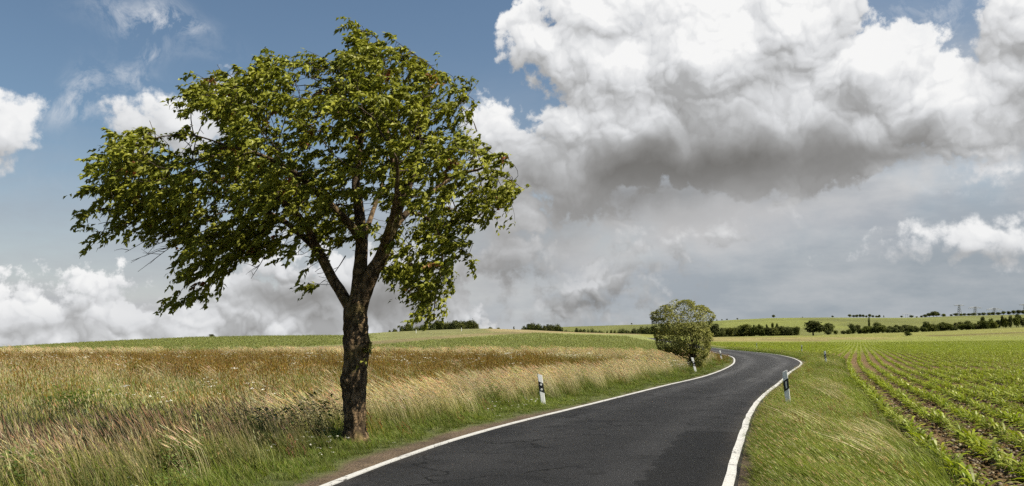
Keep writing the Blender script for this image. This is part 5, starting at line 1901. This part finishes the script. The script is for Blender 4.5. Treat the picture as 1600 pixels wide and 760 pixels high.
def post_profile():
    # rounded triangle, broad face to the driver (-Y), rib behind
    pts = []
    for (x, y, r, a0, a1) in ((0.048, -0.022, 0.014, -90, 40), (0.008, 0.052, 0.012, 40, 140), (-0.008, 0.052, 0.012, 40, 140), (-0.048, -0.022, 0.014, 140, 270)):
        if x == -0.008:
            continue
        for k in range(5):
            a = R(a0 + (a1 - a0) * k / 4)
            pts.append((x + math.cos(a) * r if x else 0, y + math.sin(a) * r))
    return pts


def shell(prof, zlo, zhi, grow=0.0, closed=True):
    """Prism between two slanting height functions of x."""
    n = len(prof)
    V, Fc = [], []
    for zf in (zlo, zhi):
        for (x, y) in prof:
            k = 1 + grow / 0.045
            V.append((x * k, y * k, zf(x)))
    for i in range(n):
        Fc.append((i, (i + 1) % n, n + (i + 1) % n, n + i))
    Fc.append(tuple(range(n, 2 * n)))
    Fc.append(tuple(range(n - 1, -1, -1)))
    return V, Fc


def make_post(kind, slope):
    root = empty('delineator_post', (0, 0, 0))
    pr = post_profile()
    V, Fc = shell(pr, lambda x: -0.25, lambda x: 0.955 + slope * x * 0.45)
    mesh_obj('post_body', V, Fc, M_POST, root)
    bz = lambda x: 0.50 + slope * x * 0.62
    V, Fc = shell(pr, bz, lambda x: 0.75 + slope * x * 0.62, grow=0.0022)
    band = mesh_obj('black_band', V, Fc, M_BLACK, root)
    if kind == 'bar':
        V, Fc = [], []
        w, y0, y1 = 0.017, -0.0475, -0.036
        for z in (0.545, 0.705):
            for x in (-w, w):
                V += [(x, y0, z + slope * x * 0.62), (x, y1, z + slope * x * 0.62)]
        Fc = [(0, 2, 6, 4), (0, 4, 5, 1), (2, 3, 7, 6), (4, 6, 7, 5), (0, 1, 3, 2)]
        mesh_obj('reflector', V, Fc, M_REFL, band)
    else:
        for z in (0.562, 0.688):
            V, Fc = [(0, -0.0475, z)], []
            for k in range(16):
                a = 6.28318 * k / 16
                V.append((math.cos(a) * 0.027, -0.0455, z + math.sin(a) * 0.027))
            for k in range(16):
                a = 6.28318 * k / 16
                V.append((math.cos(a) * 0.029, -0.036, z + math.sin(a) * 0.029))
            for k in range(16):
                k2 = (k + 1) % 16
                Fc += [(0, 1 + k, 1 + k2), (1 + k, 17 + k, 17 + k2, 1 + k2)]
            mesh_obj('reflector', V, Fc, M_REFL, band)
    return root


def copy_tree(o, parent=None):
    c = o.copy()
    C.objects.link(c)
    c.parent = parent
    for ch in list(o.children):
        copy_tree(ch, c)
    return c


def posts():
    L_ = make_post('dots', -1.0)
    R_ = make_post('bar', 1.0)
    todo = [
        ('L', 850, 632, -7, 'white roadside post with two round reflectors in the dry grass left of the road'),
        ('L', 1088, 582, -13, 'white leaning roadside post at the foot of the leafy bush'),
        ('L', 1128, 562.5, -10, 'small distant roadside post on the inner bend right of the bush'),
        ('R', 1232.5, 640, -4, 'white roadside post with a bar reflector beside the right edge line'),
        ('R', 1291, 570.5, -4, 'white roadside post in the grass at the corner of the maize field'),
        ('R', 1253.3, 551.5, -2, 'small white post beyond the bend in front of the crop'),
        ('R', 1182.5, 544.5, -1, 'tiny farthest white post beside the road behind the bend'),
    ]
    first = {'L': True, 'R': True}
    for k, px, py, lean, lab in todo:
        src = L_ if k == 'L' else R_
        o = src if first[k] else copy_tree(src)
        first[k] = False
        x, y = G(px, py)
        o.location = (x, y, hz(x, y) - (0.17 if k == 'L' else 0.02))
        o.rotation_euler = (0, R(lean), R({'L': 8, 'R': -12}[k]))
        tag(o, lab, 'roadside post', 'delineator posts along the road')


posts()

# ------------------------------------------------------------------ markers in the far crop
def stake(px, py, hp, Y, label):
    x, _, zz = P(px, py, Y)
    z = hz(x, Y)
    h = max(P(px, py - hp, Y)[2] - z, 0.8)
    root = empty('marker_stake', (x, Y, z))
    V, Fc = [], []
    tube(V, Fc, [(0, 0, -0.2), (0, 0, h * 0.5), (0, 0, h)], [0.10, 0.10, 0.10], 8)
    mesh_obj('pole', V, Fc, M_POST, root)
    V, Fc = [], []
    tube(V, Fc, [(0, 0, h), (0, 0, h + 0.12), (0, 0, h + 0.16)], [0.13, 0.13, 0.05], 8)
    mesh_obj('cap', V, Fc, M_POST, root)
    tag(root, label, 'stake')


stake(721, 526, 3.2, 255, 'thin white stake on the green slope below the copse')
stake(650, 529, 2.2, 235, 'short white stake left of the taller one on the slope')

# ------------------------------------------------------------------ power pylons behind the hill
M_STEEL = plain('galvanised_steel', (0.20, 0.21, 0.22), 0.6, 0.3, metal=0.2)


def bar(V, Fc, a, b, r):
    tube(V, Fc, [a, b], [r, r], 4, cap=True)


def pylon(px, top_py, arm_px, Y, kind, label, droop=0.0):
    x, _, ztop = P(px, top_py, Y)
    z = hz(x, Y)
    H = ztop - z
    W = arm_px / F * Y
    root = empty('power_pylon', (x, Y, z), R(8))
    b, tw, r = H * 0.075 + 1.2, W * 0.030 + 0.3, 0.20
    legs = []
    body, arm = [[], []], [[], []]
    if kind == 'lattice':
        for sx, sy in ((1, 1), (1, -1), (-1, -1), (-1, 1)):
            V, Fc = [], []
            bar(V, Fc, (sx * b, sy * b, -0.5), (sx * tw, sy * tw, H), r)
            mesh_obj('leg', V, Fc, M_STEEL, root)
        n = 7
        V, Fc = [], []
        for i in range(n):
            t0, t1 = i / n, (i + 1) / n
            w0, w1 = b + (tw - b) * t0, b + (tw - b) * t1
            cs = ((1, 1), (1, -1), (-1, -1), (-1, 1))
            for k in range(4):
                p, q = cs[k], cs[(k + 1) % 4]
                bar(V, Fc, (p[0] * w0, p[1] * w0, H * t0), (q[0] * w1, q[1] * w1, H * t1), r * 0.55)
                bar(V, Fc, (q[0] * w0, q[1] * w0, H * t0), (p[0] * w1, p[1] * w1, H * t1), r * 0.55)
        mesh_obj('bracing', V, Fc, M_STEEL, root)
        V, Fc = [], []
        for sg in (-1, 1):
            tip = (sg * W / 2, 0, H - W * 0.03 - droop)
            for sy in (-1, 1):
                bar(V, Fc, (sg * tw, sy * tw, H), tip, r * 0.9)
                bar(V, Fc, (sg * tw, sy * tw, H - W * 0.10), tip, r * 0.9)
            m_ = 6
            for i in range(m_):
                t0 = i / m_
                xx = sg * (tw + (W / 2 - tw) * t0)
                zt = H + (tip[2] - H) * t0
                zb = (H - W * 0.10) + (tip[2] - H + W * 0.10) * t0
                bar(V, Fc, (xx, 0, zt), (xx, 0, zb), r * 0.5)
                x2 = sg * (tw + (W / 2 - tw) * (t0 + 1 / m_))
                z2 = H + (tip[2] - H) * (t0 + 1 / m_)
                bar(V, Fc, (xx, 0, zb), (x2, 0, z2), r * 0.5)
        mesh_obj('crossarm', V, Fc, M_STEEL, root)
        for t_ in (-0.98, -0.66, -0.36, 0.36, 0.66, 0.98):
            V, Fc = [], []
            bar(V, Fc, (t_ * W / 2, 0, H - W * 0.04 - droop * abs(t_) - W * 0.05 * (1 - abs(t_))), (t_ * W / 2, 0, H - W * 0.12 - droop * abs(t_)), 0.16)
            mesh_obj('insulator', V, Fc, M_STEEL, root)
    else:
        for sg in (-1, 1):
            V, Fc = [], []
            bar(V, Fc, (sg * W * 0.16, 0, -0.5), (sg * W * 0.12, 0, H), r)
            mesh_obj('leg', V, Fc, M_STEEL, root)
        V, Fc = [], []
        bar(V, Fc, (-W / 2, 0, H), (W / 2, 0, H), r)
        bar(V, Fc, (-W / 2, 0, H), (-W * 0.12, 0, H - W * 0.09), r * 0.7)
        bar(V, Fc, (W / 2, 0, H), (W * 0.12, 0, H - W * 0.09), r * 0.7)
        mesh_obj('crossarm', V, Fc, M_STEEL, root)
        for t_ in (-0.95, 0, 0.95):
            V, Fc = [], []
            bar(V, Fc, (t_ * W / 2, 0, H), (t_ * W / 2, 0, H - W * 0.12), 0.14)
            mesh_obj('insulator', V, Fc, M_STEEL, root)
    tag(root, label, 'pylon', 'power pylons on the horizon')


pylon(1498.5, 476.5, 17, 1240, 'lattice', 'tallest steel power pylon with flat arm, leftmost of the tall ones')
pylon(1523.5, 479.5, 23, 1250, 'lattice', 'steel power pylon in the middle, with wider drooping arm', 1.0)
pylon(1553.5, 481.5, 28, 1260, 'lattice', 'widest steel power pylon, low behind the crest trees', 1.6)
pylon(1601, 475.5, 18, 1240, 'lattice', 'steel power pylon cut by the right edge of the picture')
pylon(1416.5, 490.5, 14, 1300, 'portal', 'small two-legged power pylon far off on the crest')
